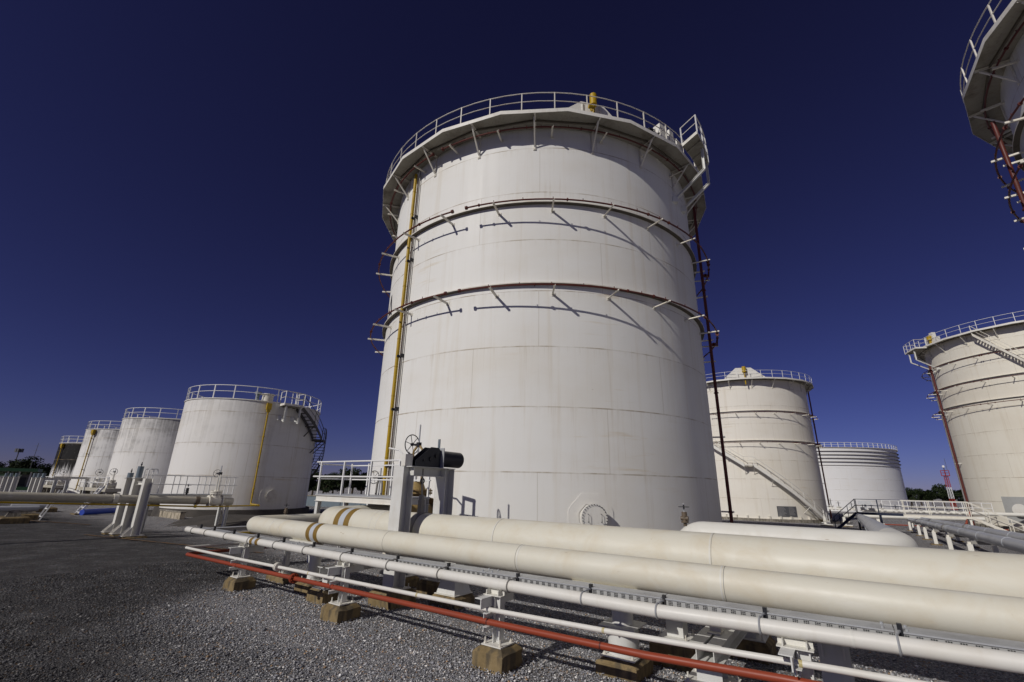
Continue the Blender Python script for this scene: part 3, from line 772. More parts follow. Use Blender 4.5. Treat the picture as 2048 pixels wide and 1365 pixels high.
def landing(root, R, a0, a1, z, w=0.75, off=0.18, mat='bracket'):
    m = MB(); ri, ro = R + off, R + off + w; n = 4; vs = []; fs = []
    for i in range(n + 1):
        a = a0 + (a1 - a0) * i / n
        for r, zz in ((ri, z - .1), (ro, z - .1), (ro, z), (ri, z)): vs.append(al(a, r, zz))
    for i in range(n):
        for q in range(4): q2 = (q + 1) % 4; fs.append((i * 4 + q, (i + 1) * 4 + q, (i + 1) * 4 + q2, i * 4 + q2))
    fs += [(3, 2, 1, 0), (n * 4, n * 4 + 1, n * 4 + 2, n * 4 + 3)]
    ld = m.add(vs, fs).build('stair_landing', M[mat], root, 20)
    m = MB()
    for h in (1.0, .55): m.tube([al(a0 + (a1 - a0) * i / n, ro, z + h) for i in range(n + 1)], 0.028, 6)
    m.build('stair_rail', M[mat], ld)
    for i in (0, 2, 4): MB().box(al(a0 + (a1 - a0) * i / n, ro, z + .5), (.06, .05, 1.0), Matrix.Rotation(R_(a0), 3, 'Z')).build('post', M[mat], ld, 30)
    m = MB()
    for a in (a0, a1): m.bar(al(a, R + .01, z - .15), al(a, ro, z - .15), .08, .06); m.bar(al(a, R + .01, z - 1.2), al(a, ro, z - .2), .07, .06)
    m.build('stair_bracket', M[mat], ld, 30)
    return ld
Z2 = 0.95
spiral_stair(tb, 9.0, -100, 15.4, -29, 5.62 + Z2, w=.85, off=.28, sh=(.30, .16), rr_w=1.4, mat='white')
landing(tb, 9.0, -29, -22.6, 5.62 + Z2, w=.85, off=.28, mat='white')
spiral_stair(tb, 9.0, -22.6, 5.62 + Z2, 24, -0.75 + Z2, w=.85, off=.28, sh=(.30, .16), rr_w=1.4, mat='white')
# last steps at the foot of the stair, wider and white
spiral_stair(tb, 9.0, 24, -0.75 + Z2, 30, -0.42, w=0.9, mat='rail_clean', tread_mat='yellow')
m = MB(); vs = []
for i in range(7):
    a = -9.6 + 15.2 * i / 6
    vs += [al(a, 9.05, 0.30), al(a, 9.05, 1.54), al(a, 9.02, 1.54), al(a, 9.02, 0.30)]
fs = []
for i in range(6):
    for q in range(4): q2 = (q + 1) % 4; fs.append((i * 4 + q, i * 4 + q2, (i + 1) * 4 + q2, (i + 1) * 4 + q))
fs += [(0, 1, 2, 3), (24, 27, 26, 25)]
nb = m.add(vs, fs).build('notice_board', M['plate'], tb, 30)
m = MB()
for r_ in range(8):
    for k, (x0, x1) in enumerate(((-8.9, -4.4 + (r_ % 3) * .9), (-0.6, 3.2 + (r_ * 5 % 4) * .4))):
        z = 1.42 - r_ * 0.14
        if k == 1 and r_ == 7: continue
        a = x0
        while a < x1 - .3:
            b_ = min(x1, a + rnd.uniform(.5, 1.3)); m.add([al(a, 9.054, z), al(b_, 9.054, z), al(b_, 9.054, z - .05), al(a, 9.054, z - .05)], [(0, 3, 2, 1)]); a = b_ + .18
m.build('faded_lettering', M['plate_text'], nb, 0)
for a_ in range(-56, 20, 8):
    m = MB(); m.box(al(a_, 9.13, 0.16), (.16, .2, .3), Matrix.Rotation(R_(a_), 3, 'Z')); m.box(al(a_, 9.10, 0.34), (.24, .18, .03), Matrix.Rotation(R_(a_), 3, 'Z'))
    m.build('anchor_chair', M['bracket'], tb, 30)
riser(tb, 58.5, 9.30, 0.1, 17.4, 0.09, 'red_dark', 'red_riser', (1.5, 4.5, 8.5, 9.3, 12.2, 13.2))
m = MB(); q = R_(-20); tx = Vector((math.cos(q), math.sin(q), 0)); c = al(-20, 9.4, 18.05)
pts = [(-2.6, 0), (2.6, 0), (2.5, .2), (0.9, 1.55), (-1.0, 1.6), (-2.5, .25)]
ax = Vector((math.sin(q), -math.cos(q), 0))
m.add([c + tx * x + Vector((0, 0, z)) for x, z in pts] + [c - ax * .06 + tx * x + Vector((0, 0, z)) for x, z in pts], [(0, 1, 2, 3, 4, 5), (11, 10, 9, 8, 7, 6)] + [(i, 6 + i, 6 + (i + 1) % 6, (i + 1) % 6) for i in range(6)])
m.build('shield_plate', M['white'], tb, 20)
m = MB(); b = al(-20, 9.75, 18.0); m.cyl(b - Vector((0, 0, .8)), b + Vector((0, 0, .9)), .08, n=8); m.cyl(b + Vector((0, 0, .9)), b + Vector((0, 0, 1.7)), .26, n=12); m.build('foam_pourer', M['yellow'], tb)

# tank at the right edge with long stair at its top
R3c = BIG_TANKS[2][0]
tc_ = big_tank('yellowed white storage tank at the right edge with three red rings and rusty stair', 'storage tank', R3c, -0.6, 20.4, 'tank_right', -96,
               [(17.55, 17.95, [(-180, -72), (-71, 40)]), (14.85, 15.25, [(-180, 40)]), (12.35, 12.85, [(-180, 40)])], rail_mat='rail_clean')
riser(tc_, -112, 9.45, -0.2, 18.5, 0.11, 'red_dark', 'red_riser', (1.5, 6.5, 12.1, 12.6, 14.6, 15.1, 17.3, 17.8), bmat='white')
spiral_stair(tc_, 9.0, -72, 20.1, 10, 3.5, w=0.85, off=0.10)
corner_platform(tc_, -118, -103, 10.02, 11.2, 20.2, 17.6)
m = MB(); q = R_(-100)
for a_, h_ in ((-106, 1.2), (-103, .9), (-100, 1.5), (-97, .8)): m.box(al(a_, 9.4, 20.4 + h_ / 2), (.5, .4, h_), Matrix.Rotation(R_(a_), 3, 'Z'))
m.build('gauge_boxes', M['white'], tc_, 30)
m = MB(); b = al(-101, 9.7, 20.5); m.cyl(b, b + Vector((0, 0, 1.1)), .14, n=10); m.cyl(b + Vector((0, 0, .5)), b + Vector((0, 0, 1.0)), .28, n=10); m.build('foam_pourer', M['yellow'], tc_)
manhole(tc_, -77, 1.6, 9.0, 0.62, None, 0.25, bolts=0)
m = MB(); vs = []
for i in range(7):
    a = -86.5 + 15.5 * i / 6
    vs += [al(a, 9.028, .35), al(a, 9.028, 2.9), al(a, 9.004, 2.9), al(a, 9.004, .35)]
fs = []
for i in range(6):
    for q in range(4): q2 = (q + 1) % 4; fs.append((i * 4 + q, i * 4 + q2, (i + 1) * 4 + q2, (i + 1) * 4 + q))
fs += [(0, 1, 2, 3), (24, 27, 26, 25)]
m.add(vs, fs).build('reinforcing_plate', M['tray_side'], tc_, 30)

# tank close at the top right
R4c = BIG_TANKS[3][0]
td = big_tank('white storage tank cut off at the upper right, seen from below its walkway', 'storage tank', R4c, 0.25, 18.1, 'tank_near_right', -140,
              [(17.55, None, [(-179, 20)]), (15.05, 15.55, [(-179, 20)]), (13.3, 13.75, [(-179, 20)]), (11.0, 11.4, [(-179, 20)])])
riser(td, -133, 9.55, 0.0, 16.6, 0.075, 'red_dark', 'red_riser', (2, 6, 10.2, 12.8, 14.5))

# ------------------------------------------------------------------ floating roof tank far behind
def floating_tank():
    c = pol(32.6, 149.5); z0 = -1.5; R = 19.5; H = 14.2
    root = thing('floating_roof_tank', 'wide low white tank with dark rings round its top, far behind the stair tank', 'storage tank', Vector((c.x, c.y, z0)))
    MB().lathe([(R - .06, 0), (R, 0), (R, H)], 240).build('shell', M['tank_roofed'], root, 30)
    MB().lathe([(R - .01, H - 1.2), (0.01, H - 1.2)], 120).build('roof', M['white'], root)
    for z in (13.3, 12.5, 11.7, 10.9, 10.1):
        w = .32 if z > 10.5 else .12
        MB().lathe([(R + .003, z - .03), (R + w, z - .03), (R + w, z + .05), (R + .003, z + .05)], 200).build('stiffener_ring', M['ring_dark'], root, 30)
    MB().lathe([(R + .003, H - .06), (R + .3, H - .06), (R + .3, H + .02), (R + .003, H + .02)], 200).build('top_rim', M['bracket'], root, 30)
    m = MB(); arc_tube(m, R + .25, H + 1.05, 0, 360, .045, 3, 6, True); hr = m.build('handrail', M['rail_clean'], root)
    m = MB(); arc_tube(m, R + .25, H + .55, 0, 360, .035, 3, 6, True); m.build('mid_rail', M['rail_clean'], hr)
    pm_ = MB().box((0, -R - .25, .52), (.09, .08, 1.05)).mesh('post', M['rail_clean'], 30)
    for i in range(90): inst('post', pm_, hr, R_(4 * i), (0, 0, H))
    m = MB()
    for i in range(14): a_ = -28 + i * .45; m.cyl(al(a_, R - .2, H), al(a_, R - .2, H + rnd.uniform(.3, 1.0)), .12, n=6); m.box(al(a_, R - .2, H + rnd.uniform(.4, .8)), (.3, .3, .2))
    m.build('roof_fittings', M['dark'], root)
    MB().lathe([(R + .8, -.4), (R + .8, 0), (R - .4, 0)], 120).build('concrete_ring', M['concrete_grey'], root, 30)
floating_tank()

# ------------------------------------------------------------------ small tanks on the left
def small_tank(label, c, z0, H, mat, post_phase, group='row of small white tanks'):
    R = 5.27; root = thing('small_storage_tank', label, 'storage tank', Vector((c.x, c.y, z0)), 0, group)
    MB().lathe([(R - .05, 0), (R, 0)] + [(R, z) for z in np.arange(2.4, H - .1, 2.4)] + [(R, H)], 144).build('shell', M[mat], root, 30)
    MB().lathe([(R + .06, H - .05), (R + .06, H + .02), (R * .5, H + .35), (0.01, H + .5)], 96).build('roof', M['deck_edge'], root, 30)
    MB().lathe([(R + .45, -.95), (R + .30, -0.003), (R - .3, -0.003)], 96).build('tank_pad', M['asphalt'], root, 30)
    rr = R - .02
    m = MB(); arc_tube(m, rr, H + 1.06, 0, 360, .03, 5, 6, True); hr = m.build('handrail', M['rail_clean'], root)
    m = MB(); arc_tube(m, rr, H + .58, 0, 360, .024, 5, 6, True); m.build('mid_rail', M['rail_clean'], hr)
    pm_ = cached('spost', lambda: MB().box((0, -rr, .53), (.07, .06, 1.06)).mesh('post', M['rail_clean'], 30))
    for i in range(21): inst('post', pm_, hr, R_(post_phase + i * 360 / 21), (0, 0, H))
    return root
def yellow_line(root, a, H, R=5.27, zlow=.6, box=True):
    m = MB(); m.tube([al(a, R + .2, zlow), al(a, R + .2, H - .6)], .06, 10)
    if box: m.box(al(a, R + .2, H - .38), (.36, .34, .5), Matrix.Rotation(R_(a), 3, 'Z')); m.box(al(a, R + .2, H - .72), (.26, .24, .22), Matrix.Rotation(R_(a), 3, 'Z'), None)
    z = zlow + .6
    while z < H - .9: m.cyl(al(a, R + .2, z), al(a, R + .2, z + .09), .085, n=10); z += 1.95
    o = m.build('yellow_riser', M['yellow'], root)
    for z in np.arange(1.2, H - 1, 1.95): MB().bar(al(a, R + .005, z), al(a, R + .28, z), .06, .05).build('pipe_clip', M['dark'], o)
    return o
t1 = small_tank('nearest of the small white tanks, with yellow pipe and wrap-around stair at its right', SMALL_TANKS[0], .1, 8.2, 'small_a', -7)
t2 = small_tank('grey-streaked small white tank with no pipe on its side, second from the nearest', SMALL_TANKS[1], 0, 8.35, 'small_b', -4)
t3 = small_tank('small streaked tank with a yellow pipe, between the black-topped and the plain streaked one', SMALL_TANKS[2], 0, 8.35, 'small_c', -11)
t4 = small_tank('small tank whose upper half is blackened with soot', SMALL_TANKS[3], 0, 7.35, 'small_d', -13)
yellow_line(t1, 38.3, 8.15, zlow=.85)
yellow_line(t3, -13, 8.35)
yellow_line(t4, -19, 7.35)
m = MB(); m.cyl(al(37, 4.9, 8.2), al(37, 4.9, 8.75), .42, n=16); m.cyl(al(37, 4.9, 8.75), al(37, 4.9, 8.82), .5, n=16); m.build('roof_hatch', M['bracket'], t1, 30)
m = MB(); m.cyl(al(28.5, 4.7, 8.2), al(28.5, 4.7, 8.95), .12, n=10); m.cyl(al(28.5, 4.7, 8.75), al(28.5, 4.7, 8.95), .26, n=12); m.build('roof_vent', M['spring'], t1, 30)
manhole(t1, 53.5, 1.0, 5.27, .45, (.85, .85), .12, bolts=0, flat=True)
# platform at top of the stair, stair wrapping behind
corner_platform(t1, 47, 62, 5.3, 6.25, 8.0, 7.0, R=5.27, braces=(.15, .9))
spiral_stair(t1, 5.27, 62, 7.95, 92, 5.7, w=.75, off=.12, mat='stair_dark', tread_mat='stair_dark')
landing(t1, 5.27, 92, 102, 5.7, w=.75, off=.12, mat='stair_dark')
spiral_stair(t1, 5.27, 102, 5.7, 160, 1.2, w=.75, off=.12, mat='stair_dark', tread_mat='stair_dark')

# ------------------------------------------------------------------ pipe rack in front
def pipe_run(name, label, path, r, mat, n=24, group=None, cat='pipe', seams=None, seam_mat=None, bend=None):
    """path in (s,t,z); one thing whose origin sits at its first point"""
    o0 = path[0]; root_loc = W(*o0)
    pts = [(p[0] - o0[0], p[1] - o0[1], p[2] - o0[2]) for p in path]
    full = arcpath(pts, bend, 10) if bend else pts
    root = thing(name, label, cat, root_loc, ROT, group)
    MB().tube(full, r, n).build('pipe_body', M[mat], root, 35)
    return root, o0
def lp(o0, s, t, z): return Vector((s - o0[0], t - o0[1], z - o0[2]))
def weld(root, o0, s, t, z, r, mat, name='weld_bead', w=.018, axis=(1, 0, 0)):
    a = Vector(axis); c = lp(o0, s, t, z)
    return MB().cyl(c - a * w / 2, c + a * w / 2, r, n=40).build(name, M[mat], root, 30)
def bands(root, o0, s, t, z, r, w, axis=(1, 0, 0)):
    for k, mm in ((-1, 'ochre'), (0, 'band_grey'), (1, 'ochre')):
        weld(root, o0, s + k * w, t, z, r + .003, mm, 'marker_band', w * .998)

SR = 7.0    # right end of the rack runs, beyond the picture
# front cream pipe, 1.10 m above ground, turning towards the tank at its left end
ZF = 1.105
pf, o0 = pipe_run('cream_pipeline', 'front cream pipe with ochre bands, nearest of the two thick pipes', [(SR, 6.1, ZF), (-12.25, 6.1, ZF), (-12.25, 9.4, ZF)], .19, 'cream', 40, 'thick cream pipelines', bend=.42)
bands(pf, o0, -9.25, 6.1, ZF, .19, .135)
for s in (-10.9, -10.55, -4.05, -1.3, 1.15): weld(pf, o0, s, 6.1, ZF, .1925, 'cream_white')
for s in (-4.08, -1.27, 1.18, -7.0): weld(pf, o0, s, 6.1, ZF, .1915, 'conduit', w=.007)
for s in (-2.75, -9.6): MB().lohi(lp(o0, s - .45, 5.93, ZF - .20), lp(o0, s + .45, 6.27, ZF - .17)).build('wear_plate', M['cream_white'], pf, 30)
# rear, thicker cream pipe
ZR = 1.215
pr, o1 = pipe_run('cream_pipeline', 'rear cream pipe passing through the portal frame, thickest of the pipes', [(SR, 7.15, ZR), (-10.75, 7.15, ZR), (-10.75, 11.05, ZR), (-10.75, 11.05, -.3)], .345, 'cream', 48, 'thick cream pipelines', bend=[.62, .5])
bands(pr, o1, -9.55, 7.15, ZR, .345, .19)
for s in (-10.0, -8.55, -8.35): weld(pr, o1, s, 7.15, ZR, .348, 'cream_white')
for s in (-5.2, -1.6, 1.6): weld(pr, o1, s, 7.15, ZR, .3475, 'cream_white'); weld(pr, o1, s + .02, 7.15, ZR, .3465, 'conduit', w=.006)
MB().lohi(lp(o1, -9.1, 6.79, ZR - .03), lp(o1, -8.4, 7.0, ZR - .022)).build('wear_plate', M['cream_white'], pr, 30)
weld(pr, o1, -7.28, 7.15, ZR, .365, 'conduit', 'pipe_strap', .16)
# white pipe behind the rack, bending into the grey one
ZB = 1.27
pb, o2 = pipe_run('white_pipeline', 'smooth white pipe behind the thick cream ones, its right end bending away into grey', [(-2.95, 10.5, -.4), (-2.95, 10.5, ZB), (.62, 10.5, ZB), (.62, 13.0, ZB - .06)], .25, 'cream_white', 36, bend=.45)
pg_, o3 = pipe_run('grey_pipeline', 'short grey pipe leading from the bent white pipe under the footbridge', [(.62, 13.02, ZB - .06), (.62, 30, .88), (.62, 61.4, .12)], .25, 'grey_pipe', 28, 'grey pipes on low trestles')
for t in (14.6, 22, 38): MB().cyl(lp(o3, .62, t, ZB - .06 - (t - 13) * .0235), lp(o3, .62, t + .12, ZB - .06 - (t - 13) * .0235), .255, n=28).build('pipe_collar', M['band_grey'], pg_, 30)
def long_grey(label, s0, s1, z0, z1, r, mat='grey_pipe'):
    t0, t1 = 10.0, 64.0
    rt_, oo = pipe_run('grey_pipeline', label, [(s0 - .02, t0 - .6, -.4), (s0 - .01, t0 - .6, z0 + .01), (s1, t1, z1)], r, mat, 28, 'grey pipes on low trestles', bend=.45)
    k = 0; t = t0 + 3
    while t < t1:
        f = (t - t0) / (t1 - t0); c = lp(oo, s0 + (s1 - s0) * f, t, z0 + (z1 - z0) * f)
        MB().cyl(c, c + Vector((0, .05, 0)), r + .006, n=28).build('weld_bead', M['band_grey'], rt_, 30)
        t += 4.4
    f = 26 / 54; c = lp(oo, s0 + (s1 - s0) * f, 36, z0 + (z1 - z0) * f); MB().cyl(c, c + Vector((0, .5, 0)), r + .012, n=28).build('pipe_collar', M['conduit'], rt_, 30)
    return rt_
long_grey('dark grey pipe on white legs, the nearer of the long pair at the right', 3.75, 4.85, 1.0, -.13, .185)
long_grey('light grey pipe lying beyond the dark grey one at the right', 4.65, 5.75, 1.03, -.05, .20, 'grey_pipe')

# clamped white conduit with cable tray behind it
PTS = [(-13.55, .945), (-6.0, .905), (-1.8, .905), (.2, .955), (2.6, 1.0), (SR, 1.0)]
pc, o4 = pipe_run('white_conduit', 'slim white pipe held to the cable tray by dark clamps', [(s, 5.27, z) for s, z in PTS] , .066, 'white', 20)
bandz = lambda s: np.interp(s, [p[0] for p in PTS], [p[1] for p in PTS])
for k, mm in ((-1, 'ochre'), (0, 'band_grey'), (1, 'ochre')): weld(pc, o4, -10.15 + k * .11, 5.27, float(bandz(-10.15)), .068, mm, 'marker_band', .1098)
for i, s in enumerate((-13.18, -12.45, -11.47, -10.4, -9.38, -8.34, -7.19, -6.02, -4.93, -3.71, -2.67, -1.81, -.85, .15, 1.2, 2.3, 3.4, 4.5)):
    z = float(bandz(s)); m = MB()
    c = lp(o4, s, 5.27, z)
    m.torus(c, (1, 0, 0), .072, .009, 20, 6)
    m.tube([c + Vector((0, .03, .068)), c + Vector((.02, .075, .085)), c + Vector((.03, .12, .08))], .011, 6)
    cl_ = m.build('pipe_clamp', M['conduit' if i < 10 else 'galv'], pc)
    MB().box(c + Vector((.035, .135, .085)), (.035, .04, .10)).build('clamp_bolt', M['dark'], cl_, 30)
for s in (-.15,): weld(pc, o4, s, 5.27, float(bandz(s)), .069, 'cream_white')
# cable tray
tr = thing('cable_tray', 'covered grey cable tray with perforated side beside the clamped white pipe', 'cable tray', W(-13.3, 5.40, .86), ROT)
ZT = lambda s: float(np.interp(s, [-13.3, -9, -1.8, .2, 2.6, SR], [.975, .955, 1.0, 1.02, 1.05, 1.05]))
S0 = -13.3
edges = [-13.3, -11.4, -9.0, -6.6, -4.2, -1.8, .15, 2.6, SR]
m = MB()
for a, b in zip(edges[:-1], edges[1:]):
    m.add([(a - S0, 0, ZT(a) - .935), (b - S0 - .006, 0, ZT(b) - .935), (b - S0 - .006, 0, ZT(b) - .865), (a - S0, 0, ZT(a) - .865),
           (a - S0, .006, ZT(a) - .935), (b - S0 - .006, .006, ZT(b) - .935), (b - S0 - .006, .006, ZT(b) - .865), (a - S0, .006, ZT(a) - .865)],
          [(0, 1, 2, 3), (7, 6, 5, 4), (3, 2, 6, 7), (4, 5, 1, 0), (0, 3, 7, 4), (1, 5, 6, 2)])
    m.add([(a - S0, .006, ZT(a) - .935), (b - S0 - .006, .006, ZT(b) - .935), (b - S0 - .006, .20, ZT(b) - .935), (a - S0, .20, ZT(a) - .935)], [(0, 1, 2, 3)])
m.build('side_rail', M['tray_side'], tr, 20)
m = MB()
for a, b in zip(edges[:-1], edges[1:]):
    za, zb = ZT(a) - .86, ZT(b) - .86
    m.add([(a - S0, -.012, za), (b - S0 - .008, -.012, zb), (b - S0 - .008, .21, zb + .004), (a - S0, .21, za + .004), (a - S0, -.012, za + .012), (b - S0 - .008, -.012, zb + .012), (b - S0 - .008, .21, zb + .016), (a - S0, .21, za + .016)],
          [(3, 2, 1, 0), (4, 5, 6, 7), (0, 1, 5, 4), (1, 2, 6, 5), (2, 3, 7, 6), (3, 0, 4, 7)])
m.build('tray_cover', M['galv'], tr, 20)
m = MB(); s = -13.1
while s < SR:
    z = ZT(s) - .935
    for i in range(3):
        for j in range(4): m.box((s - S0 + i * .0155, -.001, z + .012 + j * .0155), (.0105, .004, .0105))
    s += .0875
m.build('perforations', M['dark'], tr, 0)
for s in (-4.2, .15, -9.0):
    z = ZT(s) - .848
    for dx in (-.08, .08):
        for y in (.03, .17): MB().cyl((s - S0 + dx, y, z), (s - S0 + dx, y, z + .02), .012, n=8).build('joint_bolt', M['galv'], tr, 30)

# thin white pipe and red fire line at the front, both turning back at the left
PW = [(SR, .80), (2.6, .80), (-.25, .735), (-2.3, .667), (-3.9, .634), (-10.4, .587), (-13.1, .584)]
tw, o5 = pipe_run('thin_white_pipe', 'thinnest white pipe running just above the red pipe', [(s, 5.12, z) for s, z in PW] + [(-13.1, 8.6, .55)], .028, 'white', 14, bend=.12)
m = MB(); c = lp(o5, -8.96, 5.12, .6); m.cyl(c, c + Vector((.03, 0, 0)), .075, n=16); m.cyl(c + Vector((.045, 0, 0)), c + Vector((.075, 0, 0)), .075, n=16); m.build('flange', M['bracket'], tw, 30)
for s in (-2.36, -7.9, -.55, -5.2):
    z = float(np.interp(s, [p[0] for p in PW][::-1], [p[1] for p in PW][::-1])); weld(tw, o5, s, 5.12, z, .0284, 'mark', 'paint_mark', .028)
PR = [(SR, .66), (2.6, .66), (-.7, .58), (-1.9, .525), (-3.9, .497), (-10.4, .465), (-13.0, .45)]
rd, o6 = pipe_run('red_fire_pipe', 'red pipe with bolted flange, lowest and nearest of the rack', [(s, 5.12, z) for s, z in PR] + [(-13.0, 9.5, .42)], .036, 'red', 20, bend=.16)
m = MB(); c = lp(o6, -8.36, 5.12, .474); m.cyl(c, c + Vector((.022, 0, 0)), .083, n=20); m.cyl(c + Vector((.03, 0, 0)), c + Vector((.052, 0, 0)), .083, n=20)
for i in range(8): q = R_(45 * i + 20); m.cyl(c + Vector((-.02, math.cos(q) * .064, math.sin(q) * .064)), c + Vector((.075, math.cos(q) * .064, math.sin(q) * .064)), .009, n=6)
m.build('flange', M['red'], rd, 30)
for s in (-10.45, -7.2, -3.93, -2.4): weld(rd, o6, s, 5.12, float(np.interp(s, [p[0] for p in PR][::-1], [p[1] for p in PR][::-1])), .0385, 'red_dark', 'pipe_strap', .016)

tr2 = thing('cable_tray', 'grey cable tray turning back from the left end of the pipe rack', 'cable tray', W(-13.42, 5.62, .86), ROT)
MB().lohi((-.12, 0, .03), (.12, 6.5, .085)).build('side_rail', M['tray_side'], tr2, 20)
m = MB()
for k in range(3): m.lohi((-.13, k * 2.17, .087), (.13, k * 2.17 + 2.16, .099))
m.build('tray_cover', M['galv'], tr2, 20)
yr, oq = pipe_run('yellow_pipe', 'yellow pipe hooking round the left end of the rack below the tray', [(-12.6, 5.75, .80), (-13.0, 5.75, .84), (-13.0, 11.5, .72)], .034, 'yellow', 12, bend=.18)
for t in (7.6, 9.4): MB().cyl(lp(oq, -13.0, t, .80), lp(oq, -13.0, t + .08, .80), .055, n=12).build('coupling', M['yellow'], yr, 30)

FOOT = []
# concrete footing with chamfered top
def footing(root, sx, sy, h, ch=.05, name='concrete_footing', c=(0, 0), mat='concrete'):
    m = MB(); hx, hy = sx / 2, sy / 2; k = ch * 1.1
    vs = []
    for z, d in ((-.25, 0), (h - ch, 0), (h, k)):
        vs += [(c[0] - hx + d, c[1] - hy + d, z), (c[0] + hx - d, c[1] - hy + d, z), (c[0] + hx - d, c[1] + hy - d, z), (c[0] - hx + d, c[1] + hy - d, z)]
    fs = [(8, 9, 10, 11)] + [(a * 4 + i, a * 4 + (i + 1) % 4, a * 4 + 4 + (i + 1) % 4, a * 4 + 4 + i) for a in (0, 1) for i in range(4)]
    o = m.add(vs, fs).build(name, M[mat], root, 0)
    import bmesh
    from mathutils import noise
    bm = bmesh.new(); bm.from_mesh(o.data)
    bmesh.ops.subdivide_edges(bm, edges=bm.edges[:], cuts=7, use_grid_fill=True)
    sd_ = Vector((c[0] * 3.1 + hx * 17 + root.location.x, c[1] * 2.3 + hy * 11 + root.location.y, h * 13))
    for v in bm.verts:
        p = v.co.copy(); q = p + sd_
        ex, ey = hx - abs(p.x - c[0]), hy - abs(p.y - c[1])
        n1, n2 = noise.noise(q * 9), noise.noise(q * 3.5)
        inw = .006 * n1 + .008 * n2
        if ex < .05 and ey < .05 and p.z < h - .01: inw += max(0, noise.noise(q * 6 + Vector((7, 3, 1))) - .05) * .045
        if p.z > h - ch * 1.15 and (ex < k + .03 or ey < k + .03): v.co.z -= max(0, noise.noise(q * 8 + Vector((1, 9, 4)))) * .028
        if p.z > h - .003 and ex > k + .02 and ey > k + .02: v.co.z -= .004 * abs(n1)
        else:
            d = Vector((p.x - c[0], p.y - c[1], 0))
            if d.length > 1e-4: d.normalize(); v.co -= d * max(-.004, inw)
    bm.to_mesh(o.data); bm.free()
    o.data.polygons.foreach_set('use_smooth', [True] * len(o.data.polygons)); o.data.set_sharp_from_angle(angle=R_(28))
    FOOT.append((o, c, hx, hy))
    return o
def base_plate(root, sx, sy, z, c=(0, 0), bolts=True, mat='white'):
    p = MB().box((c[0], c[1], z + .009), (sx, sy, .014)).build('base_plate', M[mat], root, 30)
    if bolts:
        for a in (-1, 1):
            for b in (-1, 1):
                x, y = c[0] + a * (sx / 2 - .035), c[1] + b * (sy / 2 - .035)
                m = MB(); m.cyl((x, y, z + .01), (x, y, z + .085), .010, n=8); m.cyl((x, y, z + .016), (x, y, z + .036), .019, n=6); m.build('anchor_bolt', M['bracket'], p, 30)
    return p

RACK = [(-10.5, 'small white pipe post on chamfered concrete block, farthest left of the front row'),
        (-7.08, 'white pipe post on chamfered concrete block, between the red flange and the portal'),
        (-3.87, 'white pipe post on a chamfered concrete block standing alone in the gravel foreground'),
        (-.53, 'tall white pipe post at the lower right corner carrying the clamped pipe')]
rp0 = None
for s, lab in RACK:
    zc = float(bandz(s)) - .066
    g = gz(s, 5.27)
    r_ = rack('pipe_support', lab, 'pipe support', s, 5.27, g, 'front row of pipe posts')
    footing(r_, .455, .44, .235 - g, ch=.055)
    base_plate(r_, .30, .30, .235 - g)
    z0 = .253 - g; ztop = zc - g
    MB().ibeam((0, 0, z0), (0, 0, ztop - .078), .105, .10, (1, 0, 0)).build('column', M['steel'], r_, 30)
    zz = ztop - .065
    m = MB(); m.lohi((-.165, -.29, zz - .011), (-.055, .42, zz - .001)); m.lohi((-.078, -.29, zz - .12), (-.066, .42, zz - .011)); m.build('crossarm', M['steel'], r_, 30)
    sp0 = MB().lohi((-.20, -.085, zz), (.085, .075, zz + .009)).build('saddle_plate', M['cream_white'], r_, 30)
    for x in (-.155, .03): MB().lohi((x, -.08, zz + .010), (x + .012, .07, zz + .064)).build('saddle_rib', M['cream_white'], sp0, 30)
    MB().lohi((-.195, .0, zz + .010), (.08, .010, zz + .058)).build('saddle_web', M['cream_white'], sp0, 30)
    for pz, nm in ((float(np.interp(s, [p[0] for p in PW][::-1], [p[1] for p in PW][::-1])) - .028, 'pipe_arm'), (float(np.interp(s, [p[0] for p in PR][::-1], [p[1] for p in PR][::-1])) - .036, 'pipe_arm')):
        m = MB(); z = pz - g; m.lohi((-.075, -.235, z - .006), (-.01, -.052, z)); m.lohi((-.066, -.235, z - .055), (-.058, -.052, z - .006)); m.build(nm, M['steel'], r_, 30)
# ground rail to left end: low block carrying the return of the rack
r_ = rack('pipe_support', 'low dark concrete block with bracket under the return of the red pipe', 'pipe support', -10.75, 6.35, None, 'front row of pipe posts')
footing(r_, .75, .42, .16); base_plate(r_, .22, .22, .16); MB().ibeam((0, 0, .17), (0, 0, .72), .1, .1, (1, 0, 0)).build('column', M['steel'], r_, 30); MB().ibeam((0, -.5, .78), (0, .6, .78), .1, .1, (0, 0, 1)).build('crossarm', M['steel'], r_, 30)

